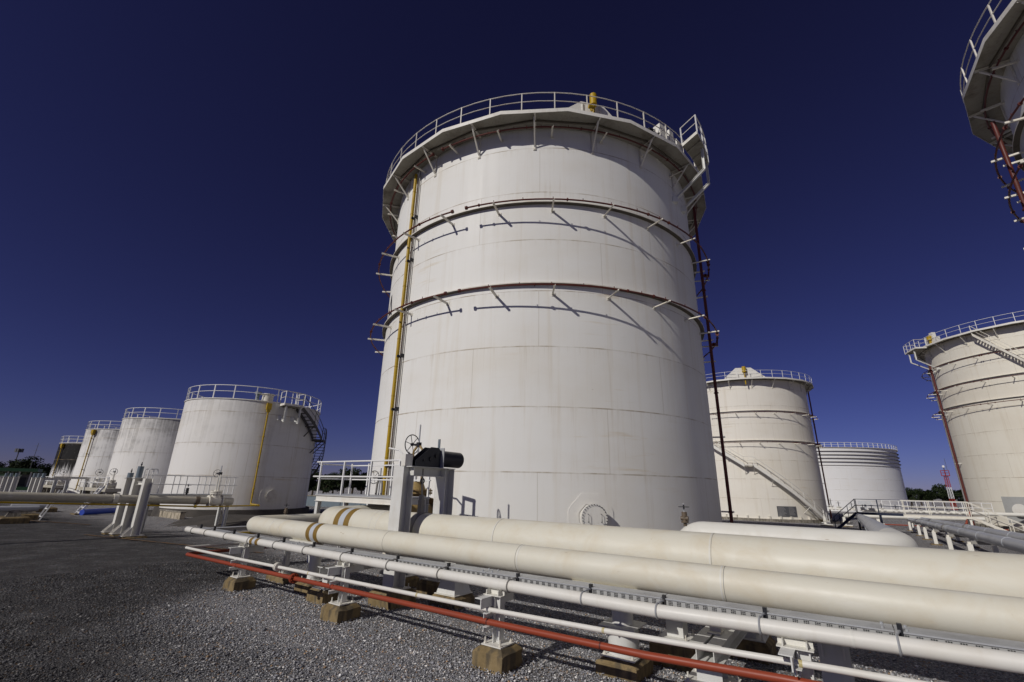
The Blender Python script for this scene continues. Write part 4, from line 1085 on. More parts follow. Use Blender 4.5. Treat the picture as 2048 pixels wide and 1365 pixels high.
# stub supports for the front pipe
def stub_support(s, t, ztop, r, bs, label, bh=.2, wide=.26, two_stage=False):
    r_ = rack('pipe_support', label, 'pipe support', s, t, None, 'stub supports under the cream pipes')
    g = gz(s, t); footing(r_, bs[0], bs[1], bh)
    base_plate(r_, bs[0] * .82, bs[1] * .8, bh)
    z0 = bh + .018; zt = ztop - g
    if two_stage:
        zm = z0 + (zt - z0) * .42
        MB().cyl((0, 0, z0), (0, 0, zm), wide * .72, n=28).build('lower_stub', M['steel'], r_, 30)
        MB().box((0, 0, zm + .008), (wide * 1.75, wide * 1.75, .014)).build('cap_plate', M['steel'], r_, 30)
        z0 = zm + .016
    else:
        m = MB(); m.cyl((0, 0, z0), (0, 0, z0 + .02), r * 1.25, n=28); m.build('collar', M['white'], r_, 30)
        z0 += .02
    MB().cyl((0, 0, z0), (0, 0, zt - .03), r, n=28).build('stub_column', M['steel'], r_, 30)
    m = MB(); m.lohi((-.10, -.09, zt - .029), (.10, .09, zt - .018))
    for x in (-.06, .05): m.lohi((x, -.08, zt - .018), (x + .012, .08, zt + .012))
    m.build('pipe_shoe', M['white'], r_, 30)
    return r_
stub_support(-9.25, 6.1, .915, .115, (.47, .46), 'round grey stub on concrete block below the ochre bands', .22)
stub_support(-2.55, 6.1, .915, .13, (.52, .55), 'round grey stub on shaded concrete block behind the red pipe', .2, two_stage=True)
r_ = rack('pipe_support', 'grey box support half hidden behind the lower right post', 'pipe support', -.36, 6.3, None, 'stub supports under the cream pipes')
footing(r_, .56, .52, .24); base_plate(r_, .44, .42, .24); g = gz(-.36, 6.3)
MB().ibeam((0, 0, .258), (0, 0, .70 - g), .24, .26, (0, 1, 0), .016, .012).build('column', M['steel'], r_, 30)
m = MB(); m.lohi((-.19, -.19, .701 - g), (.19, .19, .718 - g)); m.build('cap_plate', M['steel'], r_, 30)
for x in (-.1, .08): MB().lohi((x, -.185, .56 - g), (x + .014, -.125, .70 - g)).build('gusset', M['white'], r_, 30)
m = MB(); m.lohi((-.09, -.25, .719 - g), (-.07, -.05, .92 - g)); m.lohi((.07, -.25, .719 - g), (.09, -.05, .92 - g)); m.build('pipe_shoe', M['steel'], r_, 30)

# H shaped trestles across the rack
def trestle(s, t0, t1, zb, label, depth=.15, bs=(.5, .5), legw=.16, shoe_t=(), double=False):
    g = gz(s, t0); r_ = rack('pipe_trestle', label, 'pipe support', s, t0, g, 'trestles under the cream pipes')
    for t in (t0, t1):
        d = t - t0; dg = gz(s, t) - g
        footing(r_, bs[0], bs[1], .24 + dg, c=(0, d)); base_plate(r_, bs[0] * .8, bs[1] * .8, .24 + dg, c=(0, d))
        MB().ibeam((0, d, .258 + dg), (0, d, zb - g - depth), legw, legw, (0, 1, 0)).build('leg', M['steel'], r_, 30)
    m = MB()
    for x in ((-.085, .085) if double else (0,)): m.ibeam((x, -.22, zb - g - depth / 2 + .001), (x, t1 - t0 + .22, zb - g - depth / 2 + .001), depth, .14 if double else legw, (0, 0, 1))
    m.build('crossbeam', M['steel'], r_, 30)
    for t, top in shoe_t:
        m = MB(); d = t - t0; m.lohi((-.07, d - .10, zb - g + .003), (.07, d + .10, zb - g + .015)); m.lohi((-.06, d - .008, zb - g + .015), (.06, d + .008, top - g)); m.build('pipe_shoe', M['bracket'], r_, 30)
    return r_
trestle(-8.35, 5.85, 7.75, .60, 'grey H-shaped trestle left of the portal, on eroded concrete', shoe_t=((6.1, .92), (7.15, .875)))
trestle(-1.45, 5.78, 7.9, .60, 'grey H-shaped trestle at the lower right, sunlight striping its beam', .17, (.6, .5), .25, double=True, shoe_t=((6.1, .92), (7.15, .875)))
# pyramid pedestal and plain column under the rear pipe
r_ = rack('pipe_pedestal', 'pyramid-shaped steel pedestal under the rear cream pipe', 'pipe support', -6.45, 7.3)
footing(r_, .62, .62, .2); base_plate(r_, .52, .52, .2, bolts=False)
MB().box((0, 0, .218 + .26), (.46, .46, .52), taper=(.5, .5)).build('pedestal', M['steel'], r_, 20)
MB().lohi((-.14, -.14, .738), (.14, .14, .9)).build('pipe_shoe', M['steel'], r_, 20)
r_ = rack('pipe_pedestal', 'square grey column on broad footing below the rear cream pipe', 'pipe support', -2.15, 6.95)
footing(r_, .55, .6, .29); base_plate(r_, .4, .42, .29); MB().box((0, .03, .308 + .27), (.22, .22, .54)).build('column', M['steel'], r_, 30); MB().box((0, .05, .865), (.3, .3, .03)).build('cap_plate', M['steel'], r_, 30)
r_ = rack('pipe_pedestal', 'short pedestal in the shade beyond the square column', 'pipe support', -1.55, 8.35)
footing(r_, .6, .5, .25); base_plate(r_, .45, .36, .25); MB().cyl((0, 0, .268), (0, 0, .62), .12, n=20).build('column', M['steel'], r_, 30)

# ------------------------------------------------------------------ portal frame with constant-force hanger
SP = -7.25; g = gz(SP, 6.5)
po = rack('portal_frame', 'pale grey steel portal standing over the rear cream pipe', 'portal frame', SP, 6.5, g)
for t in (0, 1.2):
    footing(po, .62, .62, .28, c=(0, t)); base_plate(po, .46, .46, .28, c=(0, t))
    MB().ibeam((0, t, .298), (0, t, 2.46 - g), .29, .30, (0, 1, 0), .018, .012).build('column', M['steel'], po, 30)
MB().ibeam((0, .147, 2.372 - g), (0, 1.053, 2.372 - g), .17, .17, (0, 0, 1), .014, .010).build('crossbeam', M['steel'], po, 30)
m = MB(); m.lohi((-.2, .02, 2.461 - g), (.2, 1.32, 2.475 - g)); m.build('top_plate', M['steel'], po, 30)
hg = thing('spring_hanger', 'black constant-force pipe hanger with barrel lying on the portal', 'spring hanger', W(SP, 6.5, 2.476), ROT)
for x in (-.10, .09):
    m = MB(); pts = [(.2, 0), (.92, 0), (.92, .36), (.85, .42), (.62, .42), (.2, .12)]
    m.add([(x, y, z) for y, z in pts] + [(x + .014, y, z) for y, z in pts], [(5, 4, 3, 2, 1, 0), (6, 7, 8, 9, 10, 11)] + [(i, (i + 1) % 6, 6 + (i + 1) % 6, 6 + i) for i in range(6)]); m.build('side_plate', M['hanger'], hg, 20)
m = MB(); m.lohi((-.085, .70, .05), (.089, .90, .36)); m.lohi((-.085, .35, .02), (.089, .6, .06)); m.build('housing', M['hanger'], hg, 20)
m = MB(); m.cyl((-.13, .62, .17), (.13, .62, .17), .05, n=16); m.cyl((-.13, .78, .24), (.13, .78, .24), .045, n=16); m.cyl((-.12, .42, .13), (.12, .42, .13), .025, n=12); m.build('pivot_pins', M['dark'], hg, 30)
MB().cyl((0, .965, .20), (0, 1.62, .20), .175, n=36).build('barrel', M['hanger'], hg, 30)
MB().lohi((-.19, .925, .0), (.19, .945, .42)).build('end_plate', M['galv'], hg, 20)
MB().lohi((-.03, .946, .0), (.03, .962, .62)).build('lifting_lug', M['spring'], hg, 20)
MB().lohi((-.182, .30, .09), (-.104, .37, .16)).build('name_tag', M['bracket'], hg, 20)
m = MB(); m.lohi((-.179, 1.36, .215), (-.172, 1.50, .235)); m.build('scale_slot', M['white'], hg, 0)
rod = MB(); rod.cyl((0, .52, -.30), (0, .52, .12), .022, n=10); rod.cyl((0, .56, -.62), (0, .52, -.28), .018, n=10); rod.box((0, .55, -.62), (.10, .06, .12)); rod.lohi((-.05, .50, -.92), (.05, .60, -.66)); rod.build('hanger_rod', M['conduit'], hg, 30)
m = MB(); m.torus((0, .53, -.28), (1, 0, 0), .05, .016, 14, 6); m.build('turnbuckle', M['dark'], hg)
bx = thing('junction_box', 'small white junction box on the left end of the portal', 'junction box', W(SP - .03, 6.58, 2.476), ROT)
MB().lohi((-.06, -.10, 0), (.06, .10, .235)).build('box_body', M['white'], bx, 20)
m = MB(); m.lohi((-.068, -.09, .012), (-.061, .09, .223)); m.cyl((-.09, -.085, .10), (-.061, -.085, .10), .012, n=8); m.build('box_lid', M['white'], bx, 20)

# ------------------------------------------------------------------ valve platform and valves behind the rack
pl = rack('valve_platform', 'white railed platform on posts left of the portal, in front of the tallest tank', 'platform', -12.9, 8.2)
g = gz(-12.9, 8.2); LX, LY, ZD = 3.6, 1.15, 1.80 - g
MB().lohi((0, 0, ZD - .02), (LX, LY, ZD + .012)).build('deck', M['galv'], pl, 20)
m = MB()
for y in (.04, LY - .04): m.ibeam((0, y, ZD - .105), (LX, y, ZD - .105), .165, .09, (0, 0, 1))
for x in (.05, LX * .5, LX - .05): m.ibeam((x, .09, ZD - .105), (x, LY - .09, ZD - .105), .15, .08, (0, 0, 1))
m.build('deck_frame', M['white'], pl, 30)
for x in (.06, LX - .06):
    for y in (.10, LY - .10): MB().ibeam((x, y, -.2), (x, y, ZD - .19), .12, .12, (0, 1, 0)).build('leg', M['steel'], pl, 30)
rl = MB()
for h in (.92, .50):
    rl.tube([(-.28 if h < .8 else -.18, .03, ZD + h), (LX, .03, ZD + h)], .022, 8)
    rl.tube([(-.05, .03, ZD + h - .06), (.03, LY - .03, ZD + h - .06), (LX, LY - .03, ZD + h - .06)], .020, 8)
rl = rl.build('handrail', M['rail_clean'], pl)
for x, y in [(.06, .03), (1.2, .03), (2.4, .03), (.06, LY - .03), (.9, LY - .03), (2.0, LY - .03), (LX - .06, LY - .03), (LX - .06, .03)]:
    MB().box((x, y, ZD + .46), (.045, .045, .92)).build('post', M['rail_clean'], rl, 30)

def handwheel(root, c, axis, r, mat='dark', spokes=6):
    c, axis = Vector(c), Vector(axis).normalized(); a = Vector((0, 0, 1)) if abs(axis.z) < .9 else Vector((1, 0, 0))
    x = (a - axis * a.dot(axis)).normalized(); y = axis.cross(x)
    m = MB(); m.torus(c, axis, r, r * .055, 32, 8)
    for i in range(spokes): q = 2 * math.pi * i / spokes + .3; m.bar(c, c + (x * math.cos(q) + y * math.sin(q)) * r, r * .05, r * .05, axis)
    m.cyl(c - axis * .04, c + axis * .04, r * .16, n=12)
    return m.build('handwheel', M[mat], root)
def gate_valve(label, s, t, zpipe, zwheel, zstem, rb, wr, mat, pipe_r, group='gate valves'):
    g = gz(s, t); v_ = rack('gate_valve', label, 'valve', s, t, g, group)
    zp, zw, zs = zpipe - g, zwheel - g, zstem - g
    m = MB(); m.cyl((0, -rb * 1.3, zp), (0, -rb * 1.15, zp), pipe_r * 1.5, n=28); m.cyl((0, rb * 1.15, zp), (0, rb * 1.3, zp), pipe_r * 1.5, n=28)
    m.tube([(0, -rb * 1.2, zp), (0, 0, zp), (0, rb * 1.2, zp)], [pipe_r * 1.05, rb, pipe_r * 1.05], 24)
    m.tube([(0, 0, zp), (0, 0, zp + rb * 1.25), (0, 0, zp + rb * 1.6), (0, 0, zp + rb * 2.0)], [rb * .85, rb * .8, rb * .62, rb * .45], 20); m.build('valve_body', M[mat], v_, 35)
    m = MB(); zb = zp + rb * 1.3; m.cyl((0, 0, zb), (0, 0, zb + .05), rb * 1.05, n=24); m.cyl((0, 0, zb + .07), (0, 0, zb + .12), rb * 1.05, n=24)
    for i in range(12): q = R_(30 * i); m.cyl((math.cos(q) * rb * .95, math.sin(q) * rb * .95, zb - .04), (math.cos(q) * rb * .95, math.sin(q) * rb * .95, zb + .16), .018, n=6)
    m.build('bonnet_flange', M[mat], v_, 30)
    m = MB()
    for x in (-1, 1): m.tube([(x * rb * .5, 0, zp + rb * 1.7), (x * rb * .42, 0, zw - .2), (x * .06, 0, zw - .05)], .035, 8)
    m.build('yoke', M[mat], v_)
    m = MB(); m.cyl((0, 0, zp + rb * 1.8), (0, 0, zs), .024, n=10); m.build('stem', M['galv'], v_)
    gb = MB(); gb.box((0, 0, zw), (.12, .11, .13)); gb.cyl((-.26, -.02, zw), (0, -.02, zw), .03, n=10); gb.build('gearbox', M['dark'], v_, 30)
    handwheel(v_, (-.28, -.02, zw + .01), (1, 0, 0), wr)
    return v_
gate_valve('rusty yellow gate valve seen through the portal, with tall stem and handwheel', -10.75, 10.15, 1.215, 3.33, 3.95, .50, .30, 'yellow_valve', .36)
gate_valve('smaller valve behind the platform rail with a dark handwheel', -12.25, 10.0, 1.105, 2.32, 2.62, .28, .20, 'conduit', .2)
# front return continues to the shell behind the platform
pt, _ = pipe_run('white_pipeline', 'off-white pipe from the small platform valve to the tallest tank', [(-12.25, 10.35, 1.105), (-12.25, 13.3, 1.105)], .19, 'cream_white', 28)
o = rack('access_ladder', 'white hooped ladder head behind the portal, its shadow on the tallest tank', 'ladder', -12.1, 10.95)
g = gz(-12.1, 10.95); m = MB()
m.bar((0, 0, -.1), (0, 0, 3.3 - g), .09, .09, (1, 0, 0)); m.bar((.40, .05, 2.2 - g), (.40, .05, 3.2 - g), .09, .09, (1, 0, 0)); m.bar((-.045, 0, 3.26 - g), (.445, .05, 3.2 - g), .09, .09); m.build('ladder_rail', M['rail_clean'], o, 30)
m = MB(); m.tube([(-.75, -.2, 3.33 - g), (-.3, -.12, 3.25 - g), (-.05, -.02, 3.0 - g), (-.05, -.02, 2.7 - g)], .03, 8); m.build('grab_rail', M['rail_clean'], o)
m = MB(); m.bar((-.1, .02, 2.62 - g), (.6, .1, 2.62 - g), .08, .08); m.bar((-.1, .02, 2.3 - g), (-.1, .02, 2.62 - g), .08, .08); m.bar((.6, .1, 2.3 - g), (.6, .1, 2.62 - g), .08, .08); m.build('step_frame', M['rail_clean'], o, 30)
# small drain valves
def drain_valve(label, s, t, z, sc=1.0, mat='brass'):
    v_ = rack('drain_valve', label, 'valve', s, t, z, 'small drain valves')
    m = MB(); m.cyl((0, 0, 0), (0, 0, .16 * sc), .03 * sc, n=10); m.cyl((0, 0, .05 * sc), (0, 0, .08 * sc), .06 * sc, n=12); m.cyl((0, 0, .14 * sc), (0, 0, .22 * sc), .045 * sc, n=12); m.cyl((-.06 * sc, 0, .12 * sc), (.06 * sc, 0, .12 * sc), .035 * sc, n=10); m.build('valve_body', M[mat], v_)
    handwheel(v_, (0, 0, .30 * sc), (0, 0, 1), .085 * sc, 'dark', 4); MB().cyl((0, 0, .2 * sc), (0, 0, .36 * sc), .01 * sc, n=6).build('stem', M['galv'], v_)
    return v_
drain_valve('bronze drain valve with small wheel on the white pipe, right of the manhole', -2.5, 9.1, 1.50, 1.1)
drain_valve('bronze valve on the return pipe left of the thick cream elbows', -12.25, 7.0, 1.29, .8)
drain_valve('small yellow valve under the left end of the front cream pipe', -11.55, 6.0, .66, .75, 'yellow')
# ------------------------------------------------------------------ left: pipe on spring columns, platform by the small tanks
PLs = -23.2
pL, oL = pipe_run('cream_pipeline', 'dull cream pipe crossing at the left edge between the spring columns', [(PLs, -14, 2.0), (PLs, 3.2, 1.46), (PLs, 9.3, 1.27), (PLs, 10.6, 1.22)], .155, 'cream_dull', 28, 'thick cream pipelines')
MB().cyl(lp(oL, PLs, 9.05, 1.278), lp(oL, PLs, 9.2, 1.273), .175, n=28).build('pipe_collar', M['brass'], pL, 30)
MB().cyl(lp(oL, PLs, 6.2, 1.368), lp(oL, PLs, 6.35, 1.363), .185, n=28).build('pipe_collar', M['bracket'], pL, 30)
yl, oY = pipe_run('yellow_pipe', 'thin yellow pipe below the dull cream one, climbing beside the nearest small tank', [(PLs + .2, -14, 1.55), (PLs + .2, 3.3, 1.275), (PLs + .2, 6.8, 1.14), (PLs + .2, 9.4, 1.03), (PLs - .2, 11.9, 1.02)], .032, 'yellow', 12)
MB().cyl(lp(oY, PLs + .2, 9.0, 1.048), lp(oY, PLs + .2, 9.08, 1.046), .06, n=12).build('coupling', M['yellow'], yl, 30)
# drop leg of the yellow line joins the small tank riser
tz = t1.location
pA = W(PLs - .2, 11.9, 1.02); b1 = al(38.3, 5.47, 0) + Vector((tz.x, tz.y, 0))
sA = b1.dot(SD); tA = b1.dot(TD)
yl2, _ = pipe_run('yellow_pipe', 'yellow pipe running low to the foot of the nearest small tank', [(PLs - .2, 11.95, 1.02), (sA, tA, .52), (sA, tA, .98)], .05, 'yellow', 12, bend=.2)

def spring_column(s, t, ztop, zcyl, label, cyl_r=.105):
    g = gz(s, t); o = rack('spring_column', label, 'pipe support', s, t, g, 'spring columns on the left pipe')
    footing(o, .5, .75, .08)
    m = MB(); m.ibeam((0, 0, .085), (0, 0, ztop - g), .28, .26, (0, 1, 0), .02, .014); m.build('column', M['white'], o, 30)
    m = MB()
    for x in (-.14, .12):
        m.add([(x, -.15, .085), (x, -.40, .085), (x, -.40, .13), (x, -.15, .42), (x + .02, -.15, .085), (x + .02, -.40, .085), (x + .02, -.40, .13), (x + .02, -.15, .42)], [(0, 1, 2, 3), (7, 6, 5, 4), (0, 4, 5, 1), (1, 5, 6, 2), (2, 6, 7, 3), (3, 7, 4, 0)])
    m.lohi((-.2, -.42, .082), (.2, .3, .098)); m.build('foot_gusset', M['white'], o, 30)
    if zcyl:
        cm = MB().cyl((-.02, 0, ztop - g + .03), (-.02, 0, zcyl - g), cyl_r, n=20).build('spring_can', M['spring'], o, 30)
        m = MB(); m.cyl((-.02, 0, zcyl - g), (-.02, 0, zcyl - g + .17), .016, n=8); m.cyl((-.02, 0, zcyl - g + .04), (-.02, 0, zcyl - g + .10), .03, n=6); m.build('spring_rod', M['dark'], cm)
        MB().box((0, 0, ztop - g + .015), (.34, .34, .028)).build('cap_plate', M['steel'], o, 30)
    m = MB(); m.lohi((-.28, -.05, .88), (-.155, .05, .98)); m.build('guide_block', M['white'], o, 30)
    return o
spring_column(-22.6, 7.0, 2.14, None, 'front wide grey steel column of the left spring support')
spring_column(-23.75, 7.0, 2.14, 2.62, 'middle column of the left spring support, topped by a tall blue-grey can')
spring_column(-24.75, 7.0, 2.14, 2.36, 'rear column of the left spring support, topped by a short blue-grey can')
br = rack('tie_beam', 'short white beam joining the tops of the left spring columns', 'beam', -22.75, 7.0, 1.96)
MB().ibeam((-.02, 0, 0), (-.84, 0, 0), .12, .1, (0, 0, 1)).build('beam_body', M['white'], br, 30)
# T1 access platform
pa = rack('valve_platform', 'railed access platform in front of the nearest small tank', 'platform', -24.5, 7.7)
g = gz(-24.5, 7.7); ZD = 1.5 - g; L = 3.45
MB().lohi((-.9, 0, ZD - .02), (0, L, ZD + .01)).build('deck', M['galv'], pa, 20)
m = MB()
for x in (-.86, -.04): m.ibeam((x, 0, ZD - .09), (x, L, ZD - .09), .13, .08, (0, 0, 1))
for y in (.05, L * .5, L - .05): m.ibeam((-.81, y, ZD - .09), (-.09, y, ZD - .09), .12, .08, (0, 0, 1))
m.build('deck_frame', M['white'], pa, 30)
for y in (.12, L - .1):
    for x in (-.82, -.08): MB().ibeam((x, y, -.3), (x, y, ZD - .16), .12, .12, (0, 1, 0)).build('leg', M['steel'], pa, 30)
MB().bar((-.08, L - .1, .35), (-.82, L - .1, ZD - .25), .05, .05).build('brace', M['bracket'], pa, 30); MB().bar((-.08, .12, .3), (-.82, .12, ZD - .25), .05, .05).build('brace', M['bracket'], pa, 30)
m = MB()
for h in (.80, .42):
    m.tube([(0, -.05, ZD + h), (0, L + .12, ZD + h)], .018, 8); m.tube([(-.9, .0, ZD + h), (-.9, L, ZD + h)], .018, 8); m.tube([(-.9, L, ZD + h), (0, L, ZD + h)], .018, 8)
rl = m.build('handrail', M['rail_clean'], pa)
for y in (.35, .85, 1.35, 1.85, 2.35, 2.8, 3.2, 3.43):
    MB().box((0, y, ZD + .4), (.032, .032, .8)).build('post', M['rail_clean'], rl, 30)
for y in (.3, 1.4, 2.5, 3.43): MB().box((-.9, y, ZD + .4), (.032, .032, .8)).build('post', M['rail_clean'], rl, 30)
for x in (-.78, -.28):
    m = MB(); m.tube(arcpath([(x, -.25, -.05), (x, -.08, ZD + .1), (x, -.08, ZD + 1.05), (x, .25, ZD + 1.05), (x, .25, ZD + .85)], .06, 4), .026, 8); m.build('ladder_rail', M['rail_clean'], pa)
for k in range(6):
    MB().bar((-.78, -.25 + .17 * (k + .5) / 6, .25 * k + .1), (-.28, -.25 + .17 * (k + .5) / 6, .25 * k + .1), .03, .03).build('rung', M['rail_clean'], pa, 30)
gate_valve('gate valve on the access platform of the nearest small tank', PLs, 9.85, 1.26, 2.43, 2.78, .22, .16, 'bracket', .16)
drain_valve('black drain valve on the dull cream pipe by the access platform', PLs - .6, 8.9, 1.5, 1.3, 'dark')
# low retaining wall in front of the nearest small tank
wl_ = rack('retaining_wall', 'stained low concrete wall under the left access platform', 'wall', -37.2, 12.2)
MB().lohi((1.2, 0, -.3), (4.4, .25, .42)).build('wall_panel', M['concrete_wall'], wl_, 20)
MB().lohi((1.15, -.03, .421), (4.45, .28, .48)).build('coping', M['concrete_grey'], wl_, 20)

# farther spring columns and frames along the same pipe row
for k, (s, t, lab) in enumerate(((-54.0, 9.5, 'far spring column, nearest of the group beyond the blue pipe'), (-55.6, 9.5, 'far spring column, middle of the group beyond the blue pipe'), (-57.2, 9.5, 'far spring column, rear of the group beyond the blue pipe'),
                                 (-64.0, 9.4, 'farthest spring column, front one by the green roof'), (-66.5, 9.4, 'farthest spring column, middle one by the green roof'), (-69.0, 9.4, 'farthest spring column, rear one by the green roof'))):
    spring_column(s, t, 2.05, 2.42, lab, .12)
def goal_frame(label, s, t, w, h):
    o = rack('goal_frame', label, 'pipe support', s, t, None, 'far pipe frames')
    for x in (0, w): MB().ibeam((0, x, -.1), (0, x, h), .22, .2, (0, 1, 0)).build('leg', M['steel'], o, 30)
    MB().ibeam((0, -.2, h + .11), (0, w + .2, h + .11), .22, .2, (0, 0, 1)).build('crossbeam', M['white'], o, 30)
goal_frame('far white goal-shaped pipe frame between the spring column groups', -60.5, 10.2, 2.2, 1.95)
goal_frame('far white goal-shaped pipe frame before the black-topped tank', -64.0, 12.2, 2.4, 2.15)
fl = rack('access_ladder', 'small white ladder stand beside the blue pipe', 'ladder', -39.6, 9.0)
for x in (-.35, .35): MB().bar((x, 0, 0), (x, .9, 1.7), .1, .07).build('ladder_rail', M['rail_clean'], fl, 30)
for i in range(6): f = (i + .5) / 6; MB().bar((-.35, .9 * f, 1.7 * f), (.35, .9 * f, 1.7 * f), .05, .05).build('rung', M['rail_clean'], fl, 30)
MB().lohi((-.5, -.2, -.1), (.5, .1, .06)).build('concrete_footing', M['concrete'], fl, 20)
bp = rack('blue_pipe', 'bright blue pipe lying on the ground by the white ladder', 'pipe', -38.6, 9.0, None)
MB().tube([(0, 0, .17), (-2.0, 3.4, .2)], .17, 16).build('pipe_body', M['blue'], bp)
for k, (s, t, lab) in enumerate(((-33.0, 5.2, 'nearest low concrete plinth at the left edge'), (-35.6, 6.0, 'dark low concrete plinth right of the leftmost one'), (-43.5, 8.2, 'far low plinth with white base under the left pipe'))):
    o = rack('pipe_plinth', lab, 'plinth', s, t, None, 'low plinths on the left')
    footing(o, 1.5, 1.0, .28); MB().box((0, 0, .42), (.6, .5, .28), taper=(.45, .6)).build('saddle_block', M['concrete_grey'], o, 20)
    MB().cyl((0, -2.2 if k == 0 else -.6, .62), (0, .8, .62), .14, n=16).build('pipe_stub', M['grey_pipe'], o, 30)
o = rack('access_ladder', 'white steep ladder frame standing at the left edge', 'ladder', -34.6, 6.4)
for x in (-.3, .3): MB().bar((x, 0, 0), (x + .2, .5, 1.5), .06, .06).build('ladder_rail', M['rail_clean'], o, 30)
for i in range(4): f = (i + .5) / 4; MB().bar((-.3 + .2 * f, .5 * f, 1.5 * f), (.3 + .2 * f, .5 * f, 1.5 * f), .04, .04).build('rung', M['rail_clean'], o, 30)
# low valve deck of the farther small tanks
for s, t, lab in ((-57, 14.5, 'pale railed valve deck in front of the streaked small tanks'), (-78, 15, 'far railed valve deck in front of the black-topped tank')):
    o = rack('valve_platform', lab, 'platform', s, t); L = 9.0
    MB().lohi((-L, 0, 1.15), (0, 1.2, 1.45)).build('deck', M['cream_dull'], o, 20)
    for x in (-.3, -L + .3, -L / 2): MB().box((x, .6, .55), (.25, .8, 1.2)).build('leg', M['concrete_grey'], o, 20)
    m = MB()
    for h in (1.0, .5): m.tube([(-L, .05, 1.45 + h), (0, .05, 1.45 + h)], .035, 6)
    rl = m.build('handrail', M['rail_clean'], o)
    for i in range(7): MB().box((-L * i / 6, .05, 1.95), (.06, .06, 1.0)).build('post', M['rail_clean'], rl, 30)
    gate_valve('far gate valve on the deck of the ' + ('streaked' if s > -60 else 'black-topped') + ' tanks', s - 1.0, t + .6, 1.5, 2.75, 3.1, .26, .30, 'bracket', .2)
    gate_valve('far gate valve with white body left of the one on the ' + ('streaked' if s > -60 else 'black-topped') + ' tank deck', s - 5.5, t + .6, 1.5, 2.7, 3.1, .35, .3, 'white', .25)

# ------------------------------------------------------------------ right: trestle legs, footbridge, cross pipes
for i, (s, t) in enumerate(((3.75, 26.9), (3.85, 32.8), (3.94, 38.7), (4.10, 44.5), (4.25, 50), (4.4, 55.5), (4.5, 60))):
    ordn = ['nearest', 'second', 'third', 'fourth', 'fifth', 'sixth', 'last'][i]
    o = rack('pipe_trestle', 'low white trestle under the grey pipes, %s from the camera' % ordn, 'pipe support', s, t, None, 'white trestles under the grey pipes')
    for x in (0, 1.6): MB().box((x, 0, .36), (.17, .2, .74)).build('leg', M['white'], o, 30); MB().box((x, 0, -.04), (.5, .5, .2)).build('concrete_footing', M['concrete'], o, 20)
    MB().box((.86, 0, .80), (1.6, .11, .12)).build('crossbeam', M['conduit'], o, 30)
    m = MB(); m.box((.0, 0, .77), (.1, .12, .10)); m.build('pipe_clamp', M['bracket'], o)
def footbridge():
    s0, t0 = .5, 52.6; g = gz(s0, t0)
    o = rack('footbridge', 'footbridge over the grey pipes, dark blue at its left half and white beyond', 'footbridge', s0, t0, g)
    ZD = .68 - g; L = 7.4; mid = 3.2; Wd = .9
    MB().lohi((0, 0, ZD - .03), (mid, Wd, ZD)).build('deck', M['navy'], o, 20)
    MB().lohi((mid + .003, 0, ZD - .03), (L, Wd, ZD)).build('deck', M['rail_clean'], o, 20)
    for mm, a, b in (('navy', 0, mid), ('bracket', mid + .003, L)):
        m = MB()
        for y in (-.03, Wd + .03): m.ibeam((a, y, ZD - .09), (b, y, ZD - .09), .18, .07, (0, 0, 1))
        m.build('girder', M[mm], o, 30)
    for x, mm in ((.05, 'navy'), (1.65, 'navy'), (L - .1, 'white'), (5.0, 'white')):
        for y in (.05, Wd - .05):
            if x == 5.0: continue
            MB().ibeam((x, y, -.4), (x, y, ZD - .18), .14, .14, (1, 0, 0)).build('leg', M[mm], o, 30)
    for y in (-.02, Wd + .02):
        for mm, a, b in (('navy', -.02, mid), ('bracket', mid, L)):
            m = MB()
            for h in (1.1, .58): m.bar((a, y, ZD + h), (b, y, ZD + h), .042, .036)
            rl = m.build('handrail', M[mm], o, 30)
            for x in [q for q in (.0, .08, 1.6, 3.35, 5.0, L - .12, L - .0) if a <= q + .03 <= b + .05]:
                MB().box((x, y, ZD + .55), (.05, .05, 1.1)).build('post', M[mm], rl, 30)
    # stairs at both ends
    for sg, x0, run, mm in ((-1, 0, 1.75, 'navy'), (1, L, 2.9, 'bracket')):
        zb = gz(s0 + x0 + sg * run, t0) - g; m = MB(); n = 7
        for i in range(n): f = (i + .5) / n; m.box((x0 + sg * run * f, Wd / 2, ZD + (zb - ZD) * f), (.26, Wd, .03))
        st = m.build('stair_treads', M['yellow' if sg < 0 else 'rail_clean'], o, 30)
        for y in (-.03, Wd + .03):
            MB().bar((x0, y, ZD - .08), (x0 + sg * run, y, zb - .05), .2, .06).build('stringer', M[mm], st, 30)
            m = MB()
            for h in (1.08, .58): m.bar((x0, y, ZD + h), (x0 + sg * run, y, zb + h), .045, .04)
            sr = m.build('stair_rail', M[mm], st, 30)
            for f in (.35, .75, 1.0): MB().box((x0 + sg * run * f, y, ZD + (zb - ZD) * f + .54), (.045, .045, 1.1)).build('post', M[mm], sr, 30)
footbridge()
def cross_pipe(label, t, z0, z1, r, s0, s1, mat='cream_white'):
    rt_, _ = pipe_run('white_pipeline', label, [(s0, t, z0), (s1, t, z1)], r, mat, 24, 'far white cross pipes'); return rt_
cross_pipe('white pipe crossing behind the footbridge legs', 62.2, .03, .24, .19, -.6, 10.2)
cross_pipe('white upper pipe crossing behind the footbridge deck', 68.5, .50, .60, .18, 1.2, 14.5)
cross_pipe('thin red pipe crossing low beyond the grey pipes', 64.5, -.75, -.70, .06, 2.0, 12.0, 'red')
rb = rack('red_brace', 'slanted red pipe under the right end of the footbridge', 'pipe', 8.2, 60.5)
MB().tube([(0, 0, 0), (.9, 0, 1.9)], .09, 10).build('pipe_body', M['red'], rb)
